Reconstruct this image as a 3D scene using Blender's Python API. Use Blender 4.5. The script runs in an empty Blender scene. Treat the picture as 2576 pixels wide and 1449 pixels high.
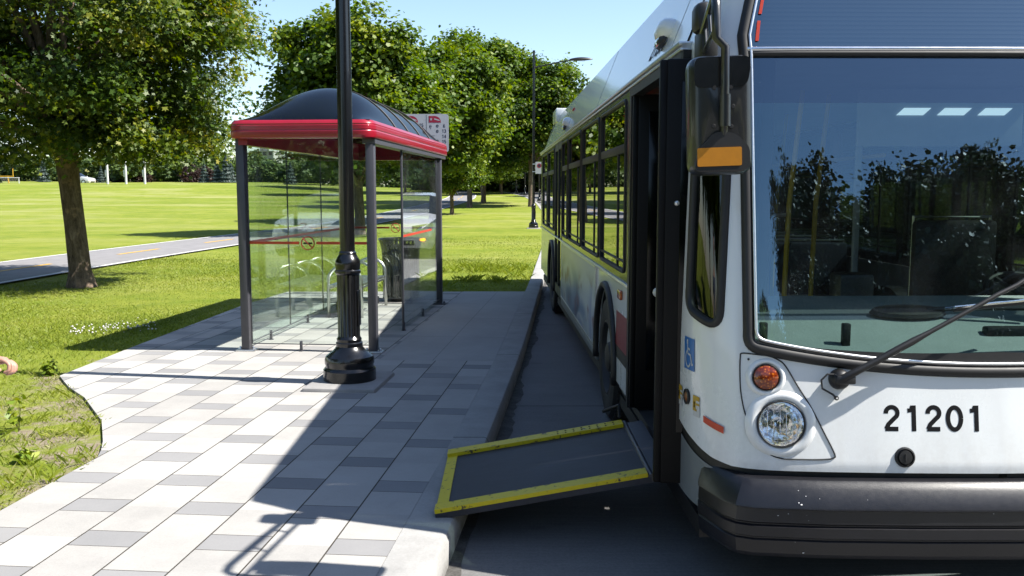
import bpy, bmesh, math, random
import numpy as np
from mathutils import Vector, Matrix
from mathutils.geometry import tessellate_polygon
R = math.radians
random.seed(7)
S = bpy.context.scene
C = S.collection

# ------------------------------------------------------------------ camera, sky, sun, exposure
F_PX, EYE, CXP, CYP, HOR = 2250.0, 1.77, 1288.0, 724.5, 484.0
PITCH = math.atan((CYP - HOR) / F_PX)
cam = bpy.data.cameras.new('camera'); cam_o = bpy.data.objects.new('camera', cam); C.objects.link(cam_o)
cam.sensor_width = 36.0; cam.lens = F_PX / 2576.0 * 36.0
cam.clip_start = 0.05; cam.clip_end = 3000
cam_o.location = (0, 0, EYE); cam_o.rotation_euler = (math.pi / 2 - PITCH, 0, 0)
S.camera = cam_o

SUN_DIR = Vector((1.0, -0.17, 1.18)).normalized()       # towards the sun
W = bpy.data.worlds.new('World'); S.world = W; W.use_nodes = True
wn = W.node_tree.nodes; wl = W.node_tree.links
sky = wn.new('ShaderNodeTexSky'); sky.sky_type = 'NISHITA'; sky.sun_disc = False
sky.sun_elevation = math.asin(SUN_DIR.z); sky.sun_rotation = math.atan2(SUN_DIR.x, SUN_DIR.y)
sky.air_density = 1.0; sky.dust_density = 0.55; sky.ozone_density = 1.7; sky.altitude = 60
bg = wn['Background']; bg.inputs['Strength'].default_value = 0.086
wl.new(sky.outputs[0], bg.inputs['Color'])
sl = bpy.data.lights.new('sun', 'SUN'); sl.energy = 5.0; sl.angle = R(0.5); sl.color = (1.0, 0.955, 0.88)
so = bpy.data.objects.new('sun', sl); C.objects.link(so)
so.rotation_euler = SUN_DIR.to_track_quat('Z', 'Y').to_euler()
S.view_settings.view_transform = 'Standard'; S.view_settings.look = 'None'
S.view_settings.exposure = 1.47; S.view_settings.gamma = 1.0
S.cycles.max_bounces = 10; S.cycles.transparent_max_bounces = 24
S.cycles.caustics_reflective = False; S.cycles.caustics_refractive = False
S.cycles.use_denoising = True

# ------------------------------------------------------------------ helpers
def ray(x, y):
    c = ((x - CXP) / F_PX, -(y - CYP) / F_PX)
    return Vector((c[0], math.cos(PITCH) + c[1] * math.sin(PITCH), -math.sin(PITCH) + c[1] * math.cos(PITCH)))
def gp(x, y, z=0.15):
    d = ray(x, y); t = (z - EYE) / d.z
    return Vector((d.x * t, d.y * t, z))
def at(x, y, Y):
    d = ray(x, y); t = Y / d.y
    return Vector((d.x * t, Y, EYE + d.z * t))

def tag(o, label=None, cat=None, group=None, kind=None):
    if label: o['label'] = label
    if cat: o['category'] = cat
    if group: o['group'] = group
    if kind: o['kind'] = kind
    return o
def thing(name, label, cat, loc=(0, 0, 0), rz=0.0, group=None):
    o = bpy.data.objects.new(name, None); C.objects.link(o); o.empty_display_size = 0.2
    o.location = loc; o.rotation_euler = (0, 0, rz)
    return tag(o, label, cat, group)
def kids(o): return [c for c in bpy.data.objects if c.parent == o]
def copy_tree(o, parent=None):
    c = o.copy(); C.objects.link(c)
    if parent is not None: c.parent = parent
    for k in kids(o): copy_tree(k, c)
    return c

class MB:
    def __init__(s): s.v = []; s.f = []; s.m = []; s.s = []
    def add(s, vs, fs, mi=0, smooth=False, mat=None):
        b = len(s.v)
        s.v += [tuple(mat @ Vector(v)) if mat is not None else tuple(v) for v in vs]
        for f in fs:
            s.f.append(tuple(i + b for i in f)); s.m.append(mi); s.s.append(smooth)
        return s
    def box(s, x0, x1, y0, y1, z0, z1, mi=0, bv=0.0, mat=None):
        if x0 > x1: x0, x1 = x1, x0
        if y0 > y1: y0, y1 = y1, y0
        if z0 > z1: z0, z1 = z1, z0
        if bv <= 0:
            vs = [(x, y, z) for z in (z0, z1) for y in (y0, y1) for x in (x0, x1)]
            return s.add(vs, [(0, 2, 3, 1), (4, 5, 7, 6), (0, 1, 5, 4), (2, 6, 7, 3), (0, 4, 6, 2), (1, 3, 7, 5)], mi, False, mat)
        bv = min(bv, (x1 - x0) * .49, (y1 - y0) * .49, (z1 - z0) * .49)
        bm = bmesh.new(); bmesh.ops.create_cube(bm, size=1.0)
        for v in bm.verts:
            v.co = Vector(((x0 + x1) / 2 + v.co.x * (x1 - x0), (y0 + y1) / 2 + v.co.y * (y1 - y0), (z0 + z1) / 2 + v.co.z * (z1 - z0)))
        bmesh.ops.bevel(bm, geom=bm.edges[:], offset=bv, segments=2, affect='EDGES', profile=0.5)
        bm.verts.index_update()
        s.add([v.co[:] for v in bm.verts], [[v.index for v in f.verts] for f in bm.faces], mi, True, mat); bm.free(); return s
    def tube(s, pts, r, n=10, mi=0, caps=True, closed=False, mat=None):
        pts = [Vector(p) for p in pts]; m = len(pts)
        rs = r if isinstance(r, (list, tuple)) else [r] * m
        vs = []; fs = []; up = None
        for i, p in enumerate(pts):
            if closed: t = pts[(i + 1) % m] - pts[(i - 1) % m]
            else: t = pts[min(i + 1, m - 1)] - pts[max(i - 1, 0)]
            t = t.normalized()
            if up is None:
                up = Vector((0, 0, 1)) if abs(t.z) < .9 else Vector((1, 0, 0))
            u = (up - t * up.dot(t)).normalized(); w = t.cross(u); up = u
            for k in range(n):
                a = 2 * math.pi * k / n
                vs.append(p + (u * math.cos(a) + w * math.sin(a)) * rs[i])
        for i in range(m if closed else m - 1):
            j = (i + 1) % m
            for k in range(n):
                k2 = (k + 1) % n
                fs.append((i * n + k, i * n + k2, j * n + k2, j * n + k))
        s.add(vs, fs, mi, True, mat)
        if caps and not closed:
            b = len(s.v) - len(vs)
            s.f.append(tuple(b + k for k in range(n))[::-1]); s.m.append(mi); s.s.append(False)
            s.f.append(tuple(b + (m - 1) * n + k for k in range(n))); s.m.append(mi); s.s.append(False)
        return s
    def lathe(s, prof, n=32, mi=0, mat=None, flute=None):
        vs = []; fs = []
        for j, (r, z) in enumerate(prof):
            for k in range(n):
                a = 2 * math.pi * k / n; rr = r
                if flute and flute[0] <= z <= flute[1]: rr = r * (1 - flute[2] * (0.5 + 0.5 * math.cos(a * flute[3])))
                vs.append((rr * math.cos(a), rr * math.sin(a), z))
        for j in range(len(prof) - 1):
            for k in range(n):
                k2 = (k + 1) % n
                fs.append((j * n + k, j * n + k2, (j + 1) * n + k2, (j + 1) * n + k))
        return s.add(vs, fs, mi, True, mat)
    def sheet(s, fn, nu, nv, mi=0, smooth=True, keep=None, mat=None):
        vs = []; fs = []
        for j in range(nv + 1):
            for i in range(nu + 1): vs.append(fn(i / nu, j / nv))
        for j in range(nv):
            for i in range(nu):
                if keep is None or keep((i + .5) / nu, (j + .5) / nv):
                    a = j * (nu + 1) + i
                    fs.append((a, a + 1, a + nu + 2, a + nu + 1))
        return s.add(vs, fs, mi, smooth, mat)
    def prism(s, poly, fn, d0, d1, mi=0):
        n = len(poly); tri = tessellate_polygon([[Vector((p[0], p[1], 0)) for p in poly]])
        vs = [fn(p[0], p[1], d0) for p in poly] + [fn(p[0], p[1], d1) for p in poly]
        fs = [tuple(t) for t in tri] + [tuple(i + n for i in t[::-1]) for t in tri]
        fs += [(i, (i + 1) % n, n + (i + 1) % n, n + i) for i in range(n)]
        return s.add(vs, fs, mi)
    def build(s, name, mats, parent=None, ang=38, fix=True):
        me = bpy.data.meshes.new(name)
        me.from_pydata([tuple(v) for v in s.v], [], s.f)
        if fix:
            bm = bmesh.new(); bm.from_mesh(me)
            bmesh.ops.recalc_face_normals(bm, faces=bm.faces); bm.to_mesh(me); bm.free()
        if not isinstance(mats, (list, tuple)): mats = [mats]
        for m in mats: me.materials.append(m)
        me.polygons.foreach_set('material_index', s.m); me.polygons.foreach_set('use_smooth', s.s)
        if ang: me.set_sharp_from_angle(angle=R(ang))
        me.update()
        o = bpy.data.objects.new(name, me); C.objects.link(o)
        if parent is not None: o.parent = parent
        return o

def np_mesh(name, verts, k, mats, tint=None, parent=None, mi=None):
    """verts: (N*k,3) array, N faces of k corners each"""
    n = len(verts) // k
    me = bpy.data.meshes.new(name)
    me.vertices.add(n * k); me.vertices.foreach_set('co', np.ascontiguousarray(verts, dtype=np.float32).ravel())
    me.loops.add(n * k); me.loops.foreach_set('vertex_index', np.arange(n * k, dtype=np.int32))
    me.polygons.add(n); me.polygons.foreach_set('loop_start', np.arange(0, n * k, k, dtype=np.int32))
    for m in (mats if isinstance(mats, (list, tuple)) else [mats]): me.materials.append(m)
    if mi is not None: me.polygons.foreach_set('material_index', mi.astype(np.int32))
    if tint is not None:
        a = me.attributes.new('tint', 'FLOAT', 'FACE'); a.data.foreach_set('value', tint.astype(np.float32))
    me.update(calc_edges=True); me.validate()
    o = bpy.data.objects.new(name, me); C.objects.link(o)
    if parent is not None: o.parent = parent
    return o

# ------------------------------------------------------------------ materials
K = .565            # all surface colours are scaled to suit the exposure above
def kc(c): return tuple(x * K for x in c)
class NT:
    raw = False
    def __init__(s, name):
        s.mat = bpy.data.materials.new(name); s.mat.use_nodes = True
        s.t = s.mat.node_tree; s.n = s.t.nodes; s.l = s.t.links
        s.b = s.n['Principled BSDF']; s.out = s.n['Material Output']
    def new(s, typ, **kw):
        n = s.n.new(typ)
        for k, v in kw.items(): setattr(n, k, v)
        return n
    def link(s, a, b): s.l.new(a, b)
    def val(s, inp, v):
        if hasattr(v, 'is_output') or isinstance(v, bpy.types.NodeSocket): s.l.new(v, inp)
        else: inp.default_value = v
    def m(s, op, a, b=None, c=None, clamp=False):
        n = s.n.new('ShaderNodeMath'); n.operation = op; n.use_clamp = clamp
        s.val(n.inputs[0], a)
        if b is not None: s.val(n.inputs[1], b)
        if c is not None: s.val(n.inputs[2], c)
        return n.outputs[0]
    def mix(s, f, a, b):
        n = s.n.new('ShaderNodeMix'); n.data_type = 'RGBA'
        s.val(n.inputs['Factor'], f)
        for i, v in ((6, a), (7, b)):
            if isinstance(v, bpy.types.NodeSocket): s.l.new(v, n.inputs[i])
            else: n.inputs[i].default_value = (*kc(v), 1)
        return n.outputs[2]
    def coord(s, kind='Object'): return s.n.new('ShaderNodeTexCoord').outputs[kind]
    def noise(s, scale, detail=4, rough=.6, vec=None, out='Fac', dist=0):
        n = s.n.new('ShaderNodeTexNoise'); n.inputs['Scale'].default_value = scale
        n.inputs['Detail'].default_value = detail; n.inputs['Roughness'].default_value = rough
        n.inputs['Distortion'].default_value = dist
        s.l.new(vec if vec is not None else s.coord(), n.inputs['Vector'])
        return n.outputs[out]
    def ramp(s, fac, stops):
        n = s.n.new('ShaderNodeValToRGB'); e = n.color_ramp.elements
        while len(e) < len(stops): e.new(.5)
        for el, (p, c) in zip(e, stops): el.position = p; el.color = (*(c if s.raw else kc(c)), 1)
        s.val(n.inputs[0], fac); return n.outputs[0]
    def smooth(s, v, a, b):
        n = s.n.new('ShaderNodeMapRange'); n.interpolation_type = 'SMOOTHSTEP'
        s.val(n.inputs[0], v); n.inputs[1].default_value = a; n.inputs[2].default_value = b
        return n.outputs[0]
    def bump(s, h, strength=.3, dist=.01):
        n = s.n.new('ShaderNodeBump'); n.inputs['Strength'].default_value = strength; n.inputs['Distance'].default_value = dist
        s.l.new(h, n.inputs['Height']); s.l.new(n.outputs[0], s.b.inputs['Normal'])
    def set(s, **kw):
        for k, v in kw.items():
            s.val(s.b.inputs[k.replace('_', ' ')], v)
        return s

def mat(name, col, rough=.5, metal=0.0, var=.12, scale=6.0, coat=0.0, bump=0.0, bscale=60.0, spec=.5, rv=.12):
    t = NT(name); t.raw = metal > .5
    dark = tuple(c * (1 - var) for c in col); lite = tuple(min(1, c * (1 + var)) for c in col)
    f = t.noise(scale, 5, .65)
    t.set(Base_Color=t.ramp(f, [(.3, dark), (.7, lite)]), Metallic=metal, Coat_Weight=coat, Coat_Roughness=.05)
    t.b.inputs['Specular IOR Level'].default_value = spec
    g = t.noise(scale * 3.3, 3, .6)
    t.set(Roughness=t.m('ADD', rough - rv / 2, t.m('MULTIPLY', g, rv)))
    if bump: t.bump(t.noise(bscale, 4, .7), bump, .004)
    return t.mat

def glass(name, tint, base=.045, top=.96, smudge=0.0, gcol=(1, 1, 1)):
    t = NT(name); t.n.remove(t.b)
    lw = t.new('ShaderNodeLayerWeight'); lw.inputs['Blend'].default_value = .5
    f = t.m('ADD', t.m('MULTIPLY', t.m('POWER', lw.outputs['Facing'], 4.3), top - base), base)
    tr = t.new('ShaderNodeBsdfTransparent'); tr.inputs[0].default_value = (*tint, 1)
    gl = t.new('ShaderNodeBsdfGlossy'); gl.inputs['Roughness'].default_value = 0.0; gl.inputs[0].default_value = (*gcol, 1)
    mx = t.new('ShaderNodeMixShader'); t.link(f, mx.inputs[0]); t.link(tr.outputs[0], mx.inputs[1]); t.link(gl.outputs[0], mx.inputs[2])
    last = mx.outputs[0]
    if smudge:
        df = t.new('ShaderNodeBsdfDiffuse'); df.inputs[0].default_value = (.75, .8, .8, 1)
        m2 = t.new('ShaderNodeMixShader'); n = t.smooth(t.noise(2.2, 5, .6, dist=.6), .42, .8)
        t.link(t.m('ADD', t.m('MULTIPLY', n, smudge), smudge * .15), m2.inputs[0]); t.link(last, m2.inputs[1]); t.link(df.outputs[0], m2.inputs[2]); last = m2.outputs[0]
    t.link(last, t.out.inputs[0]); return t.mat

def emis(name, col, st):
    t = NT(name); t.set(Base_Color=(*col, 1), Roughness=.4); t.b.inputs['Emission Color'].default_value = (*col, 1)
    t.b.inputs['Emission Strength'].default_value = st; return t.mat

def leaf_mat(name, stops, trans=.35):
    t = NT(name)
    a = t.new('ShaderNodeAttribute'); a.attribute_name = 'tint'
    col = t.ramp(a.outputs['Fac'], stops)
    t.set(Base_Color=col, Roughness=.5); t.b.inputs['Specular IOR Level'].default_value = .35
    tl = t.new('ShaderNodeBsdfTranslucent')
    hs = t.new('ShaderNodeHueSaturation'); hs.inputs['Saturation'].default_value = 1.1; hs.inputs['Value'].default_value = 1.5; hs.inputs['Hue'].default_value = .485
    t.link(col, hs.inputs['Color']); t.link(hs.outputs[0], tl.inputs[0])
    mx = t.new('ShaderNodeMixShader'); mx.inputs[0].default_value = trans
    t.link(t.b.outputs[0], mx.inputs[1]); t.link(tl.outputs[0], mx.inputs[2]); t.link(mx.outputs[0], t.out.inputs[0])
    return t.mat

M = {}
M['white'] = mat('white_paint', (.84, .86, .86), .28, coat=.6, var=.015, scale=2.0, rv=.03)
def white_body():
    t = NT('white_bus_paint'); v = t.coord(); sx = t.new('ShaderNodeSeparateXYZ'); t.link(v, sx.inputs[0])
    mp = t.new('ShaderNodeMapping'); mp.inputs['Scale'].default_value = (9, 9, 1.3); t.link(v, mp.inputs[0])
    film = t.m('MULTIPLY', t.smooth(sx.outputs[2], 1.05, .42), t.smooth(t.m('ADD', t.m('MULTIPLY', t.noise(1.0, 5, .65, mp.outputs[0]), .6), t.m('MULTIPLY', t.noise(40, 4, .7, v), .4)), .38, .66))
    spk = t.smooth(t.noise(170, 2, .6, v), .68, .76)
    col = t.mix(t.m('ADD', t.m('MULTIPLY', film, .34), t.m('MULTIPLY', spk, .10), clamp=True), (1.12, 1.15, 1.15), (.62, .58, .52))
    t.set(Base_Color=col, Roughness=t.m('ADD', .26, t.m('MULTIPLY', film, .3)), Coat_Weight=.55, Coat_Roughness=.05); return t.mat
M['white'] = white_body()
M['grey_paint'] = mat('grey_paint', (.25, .28, .30), .4, coat=.2, var=.05, scale=3.0)
M['rubber'] = mat('black_rubber', (.012, .012, .013), .55, var=.25, scale=12)
M['black'] = mat('black_paint', (.005, .005, .006), .24, var=.15, scale=9, coat=.25)
M['black_satin'] = mat('black_satin', (.005, .005, .006), .48, var=.2, scale=8)
M['bumper'] = mat('bumper_plastic', (.013, .013, .017), .34, var=.2, scale=14, bump=.12, bscale=220)
M['mirror_pl'] = mat('mirror_plastic', (.007, .010, .015), .34, coat=.3, var=.12, scale=10, bump=.05, bscale=300)
M['chrome'] = mat('bright_trim', (.75, .76, .78), .18, metal=1.0, var=.05)
M['alu'] = mat('brushed_aluminium', (.62, .63, .64), .34, metal=1.0, var=.08, scale=20)
M['steel'] = mat('steel_tube', (.58, .59, .58), .30, metal=1.0, var=.12, scale=15)
M['tyre'] = mat('tyre_rubber', (.016, .016, .017), .8, var=.3, scale=20, bump=.3, bscale=90)
M['rim'] = mat('wheel_steel', (.018, .018, .020), .6, metal=.0, var=.3, scale=14)
M['grey_post'] = mat('grey_post_paint', (.085, .085, .10), .42, var=.1, scale=7, bump=.04, bscale=200)
M['door_black'] = mat('door_black', (.0035, .0035, .004), .5, var=.2, spec=.2)
M['red'] = mat('red_enamel', (.42, .010, .030), .32, var=.1, scale=5, coat=.35)

M['red_stripe'] = mat('red_vinyl', (.32, .02, .035), .35, var=.08)
M['red_mark'] = mat('red_reflector', (.75, .06, .02), .35, var=.1)
M['amber'] = mat('amber_lens', (.55, .10, .005), .15, var=.25, scale=60, coat=.6)
M['orange_refl'] = mat('amber_reflector', (.80, .30, .0), .5, var=.06, scale=40)
M['digits'] = mat('black_vinyl', (.008, .008, .010), .6, var=.1, spec=.15)
M['blue_stk'] = mat('blue_vinyl', (.015, .20, .62), .35, var=.05)
M['white_stk'] = mat('white_vinyl', (.80, .80, .80), .4, var=.03)
M['yellow_stk'] = mat('yellow_vinyl', (.72, .44, .01), .4, var=.05)
M['floor'] = mat('bus_floor', (.03, .03, .033), .7, var=.2)
M['interior'] = mat('interior_grey', (.42, .45, .47), .6, var=.08)
M['dash'] = mat('dash_plastic', (.27, .32, .305), .6, var=.07, scale=9, bump=.1, bscale=250)
M['seat'] = mat('seat_fabric', (.02, .03, .07), .85, var=.3, scale=30)
M['yel_pole'] = mat('yellow_pole', (.75, .50, .02), .35, var=.06)
M['lens'] = mat('headlamp_reflector', (.82, .82, .80), .12, metal=1.0, var=.1, scale=30)
M['conc'] = mat('pad_concrete', (.42, .41, .40), .85, var=.12, scale=9, bump=.25, bscale=160)
M['sign_white'] = mat('sign_white', (.70, .72, .76), .35, var=.03)
M['sign_red'] = mat('sign_red', (.50, .02, .06), .35, var=.06)
M['sign_ink'] = mat('sign_ink', (.02, .025, .06), .4, var=.1)
M['clear_lamp'] = glass('lamp_glass', (.95, .96, .97), .06)
M['ws'] = glass('windscreen_glass', (.68, .82, .80), .175, .97, smudge=.012, gcol=(.58, .84, 1.0))
M['ws_band'] = glass('windscreen_shade_band', (.20, .24, .34), .16, .97, gcol=(.62, .80, 1.0))
M['sgn_glass'] = glass('destination_glass', (.22, .25, .27), .22, .97, gcol=(.70, .88, 1.0))
M['corner_glass'] = glass('corner_window_glass', (.12, .14, .135), .05, .55)
M['side_glass'] = glass('tinted_glass', (.34, .38, .36), .055, .97)
M['dome'] = glass('dark_acrylic', (.22, .23, .29), .055, .40)
M['shelter_glass'] = glass('shelter_glass', (.92, .958, .942), .04, .90, smudge=.012)

# ------------------------------------------------------------------ terrain
KERB = [(-7.7, -80), (-.66, 0), (-.288, 4.237), (-.163, 5.67), (.111, 9.137), (.634, 17.55), (1.1, 26), (1.75, 41), (2.3, 58), (2.3, 78), (1.5, 100), (-1.5, 125), (-8, 150), (-20, 178), (-40, 200), (-70, 220)]
def kerb_x(Y):
    return float(np.interp(Y, [p[1] for p in KERB], [p[0] for p in KERB]))
def sstep(a, b, x):
    t = min(1, max(0, (x - a) / (b - a))); return t * t * (3 - 2 * t)
def rise(Y):
    d = max(0, min(Y, 150) - 40)
    return .0235 * d * d / (d + 10)
def ground(X, Y):
    z = .13 + rise(Y)
    z += 1.05 * sstep(92, 128, Y) * sstep(-12, -46, X)
    z += .10 * math.sin(X * .11 + 1) * math.sin(Y * .07) * sstep(24, 60, Y) * sstep(-11.5, -16, X)
    return z
def gt(x, y):
    d = ray(x, y); t = 2.0
    while t < 400:
        p = Vector((d.x * t, d.y * t, EYE + d.z * t))
        if p.z <= ground(p.x, p.y): return p
        t += .1 if t < 60 else .25
    return p

KD = .0878; KANG = -math.atan(KD)                      # paving direction
def grass_material():
    t = NT('lawn'); v = t.coord()
    big = t.noise(.16, 5, .62, v); mid = t.noise(1.4, 6, .7, v); fine = t.noise(38, 4, .75, v)
    sx = t.new('ShaderNodeSeparateXYZ'); t.link(v, sx.inputs[0])
    mp = t.new('ShaderNodeMapping'); mp.inputs['Scale'].default_value = (.05, .22, 1); t.link(v, mp.inputs[0])
    band = t.noise(1.0, 5, .65, mp.outputs[0])
    k = t.m('ADD', t.m('ADD', t.m('MULTIPLY', mid, .40), t.m('MULTIPLY', t.noise(.5, 6, .7, v, dist=.4), .28)), t.m('ADD', t.m('MULTIPLY', fine, .30), t.m('MULTIPLY', band, .28)))
    col = t.ramp(k, [(.42, (.11, .175, .022)), (.55, (.20, .275, .030)), (.68, (.31, .355, .050)), (.85, (.47, .47, .17))])
    dry = t.smooth(t.m('ADD', t.m('MULTIPLY', big, .55), t.m('MULTIPLY', band, .60)), .55, .72)
    far = t.smooth(sx.outputs[1], 30, 75)
    col = t.mix(t.m('MULTIPLY', dry, t.m('ADD', .25, t.m('MULTIPLY', far, .5))), col, (.42, .42, .17))
    # bare earth by the paving: patches with their own outline
    ex = t.m('SUBTRACT', sx.outputs[0], t.m('MULTIPLY', sx.outputs[1], .02))
    near = t.m('MULTIPLY', t.smooth(sx.outputs[1], 9.8, 7.6), t.smooth(sx.outputs[0], -5.4, -3.9))
    dn = t.noise(2.6, 6, .7, v)
    dirt = t.smooth(t.m('ADD', t.m('MULTIPLY', near, .30), dn), .74, .90)
    dcol = t.ramp(t.noise(24, 6, .75, v), [(.3, (.24, .19, .12)), (.7, (.52, .45, .34))])
    col = t.mix(dirt, col, dcol)
    t.set(Base_Color=col, Roughness=.95); t.b.inputs['Specular IOR Level'].default_value = .1
    t.bump(t.noise(70, 5, .8, v), .6, .03)
    return t.mat
M['grass'] = grass_material()

def rows(vals):
    out = []
    for a, b, n in vals: out += [a + (b - a) * i / n for i in range(n)]
    return out + [vals[-1][1]]
def grid_mesh(name, xs_of, ys, zf, m):
    mb = MB(); vs = []; nx = None
    for Y in ys:
        xs = xs_of(Y); nx = len(xs)
        vs += [(x, Y, zf(x, Y)) for x in xs]
    fs = [(j * nx + i, j * nx + i + 1, (j + 1) * nx + i + 1, (j + 1) * nx + i) for j in range(len(ys) - 1) for i in range(nx - 1)]
    mb.add(vs, fs, 0, True); o = mb.build(name, m, ang=None, fix=False); return tag(o, kind='structure')

YS = rows([(-80, 0, 16), (0, 40, 60), (40, 160, 60), (160, 260, 20)]) + [340, 500, 900, 1800]
def lawn_xs(Y):
    k = kerb_x(min(Y, 220)) - .18
    return [k + d for d in (-1500, -700, -400, -260, -180, -130, -100, -80, -66, -55, -46, -38, -32, -27, -23, -19.5, -16.5, -14, -12, -10, -8, -6, -4.5, -3, -2, -1, 0)]
grid_mesh('ground', lawn_xs, YS, lambda x, y: ground(x, y), M['grass'])
def far_xs(Y):
    k = kerb_x(min(Y, 220)) + 9.3
    return [k + d for d in (0, 2, 5, 10, 20, 40, 80, 160, 320, 700, 1500)]
grid_mesh('ground_across_road', far_xs, YS, lambda x, y: .13 + rise(y), M['grass'])

def road_material():
    t = NT('road_concrete'); v = t.coord()
    n = t.noise(.8, 6, .65, v); f = t.noise(60, 5, .8, v)
    mp = t.new('ShaderNodeMapping'); mp.inputs['Scale'].default_value = (1.2, 45, 1); t.link(v, mp.inputs[0])
    br = t.noise(1.5, 4, .7, mp.outputs[0])
    k = t.m('ADD', t.m('MULTIPLY', n, .35), t.m('ADD', t.m('MULTIPLY', f, .45), t.m('MULTIPLY', br, .25)))
    col = t.ramp(k, [(.38, (.13, .13, .132)), (.60, (.26, .257, .252)), (.70, (.34, .335, .33))])
    sx = t.new('ShaderNodeSeparateXYZ'); t.link(v, sx.inputs[0])
    j = t.m('LESS_THAN', t.m('FRACT', t.m('DIVIDE', t.m('ADD', sx.outputs[1], 1.9), 4.6)), .004)
    col = t.mix(j, col, (.05, .05, .05))
    oil = t.smooth(t.noise(1.7, 4, .6, v), .62, .75)
    col = t.mix(t.m('MULTIPLY', oil, .35), col, (.06, .06, .06))
    t.set(Base_Color=col, Roughness=.85); t.bump(f, .25, .004); return t.mat
M['road'] = road_material()
grid_mesh('road', lambda Y: [kerb_x(min(Y, 220)) + d for d in (-.1, .6, 2, 4, 6, 8, 9.15)], [y for y in YS if y <= 260], lambda x, y: rise(y), M['road'])

def smooth_poly(pts, step=.5):
    ys = [p[1] for p in pts]; out = []
    y = ys[0]
    while y <= ys[-1]:
        out.append((float(np.mean([np.interp(y + o, ys, [p[0] for p in pts]) for o in (-1, 0, 1)])), y)); y += step if y < 45 else 2.0
    return out
def kerb_mesh(name, side, offs, w, m):
    mb = MB(); prof = [(0, -.12), (0, .118), (.015, .146), (.035, .152), (w, .152), (w, -.05)]
    pts = [p for p in smooth_poly(KERB) if p[1] > -40 and p[1] < 215]
    vs = []; n = len(prof)
    for i, (x, y) in enumerate(pts):
        for d, z in prof: vs.append((x + offs - side * d, y, z + rise(y)))
    fs = [(i * n + k, i * n + k + 1, (i + 1) * n + k + 1, (i + 1) * n + k) for i in range(len(pts) - 1) for k in range(n - 1)]
    mb.add(vs, fs, 0, False); return tag(mb.build(name, m, ang=30), kind='structure')
def kerb_material():
    t = NT('kerb_concrete'); v = t.coord()
    f = t.noise(70, 5, .8, v); n = t.noise(3, 5, .65, v)
    col = t.ramp(t.m('ADD', t.m('MULTIPLY', n, .6), t.m('MULTIPLY', f, .4)), [(.35, (.34, .335, .325)), (.65, (.52, .515, .50))])
    sx = t.new('ShaderNodeSeparateXYZ'); t.link(v, sx.inputs[0])
    j = t.m('LESS_THAN', t.m('FRACT', t.m('DIVIDE', t.m('ADD', sx.outputs[1], .3), 3.05)), .004)
    col = t.mix(j, col, (.06, .06, .055))
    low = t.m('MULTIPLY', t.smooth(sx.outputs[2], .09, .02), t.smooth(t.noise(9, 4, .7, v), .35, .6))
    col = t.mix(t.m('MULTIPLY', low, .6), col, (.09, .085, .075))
    t.set(Base_Color=col, Roughness=.85); t.bump(f, .3, .004); return t.mat
M['kerb'] = kerb_material()
kerb_mesh('kerb', 1, 0, .235, M['kerb'])
t = NT('kerb_shade_grit'); v_ = t.coord(); t.set(Base_Color=t.ramp(t.m('ADD', t.m('MULTIPLY', t.noise(7, 5, .7, v_), .6), t.m('MULTIPLY', t.noise(90, 3, .8, v_), .4)), [(.38, (.045, .042, .038)), (.60, (.15, .145, .135))]), Roughness=.95); t.bump(t.noise(120, 4, .8, v_), .5, .006); M['shade_grit'] = t.mat  # dark strip paints the kerb's shadow along its foot, mottled with grit
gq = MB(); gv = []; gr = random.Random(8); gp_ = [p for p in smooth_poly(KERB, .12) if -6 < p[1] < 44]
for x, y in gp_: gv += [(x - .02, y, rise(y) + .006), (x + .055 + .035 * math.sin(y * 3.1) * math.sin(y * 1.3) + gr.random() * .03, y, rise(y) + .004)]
gq.add(gv, [(2 * i, 2 * i + 1, 2 * i + 3, 2 * i + 2) for i in range(len(gp_) - 1)], 0, True); tag(gq.build('gutter', M['shade_grit'], ang=None, fix=False), kind='structure')
kerb_mesh('kerb_across_road', -1, 9.1, .235, M['kerb'])

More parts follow.
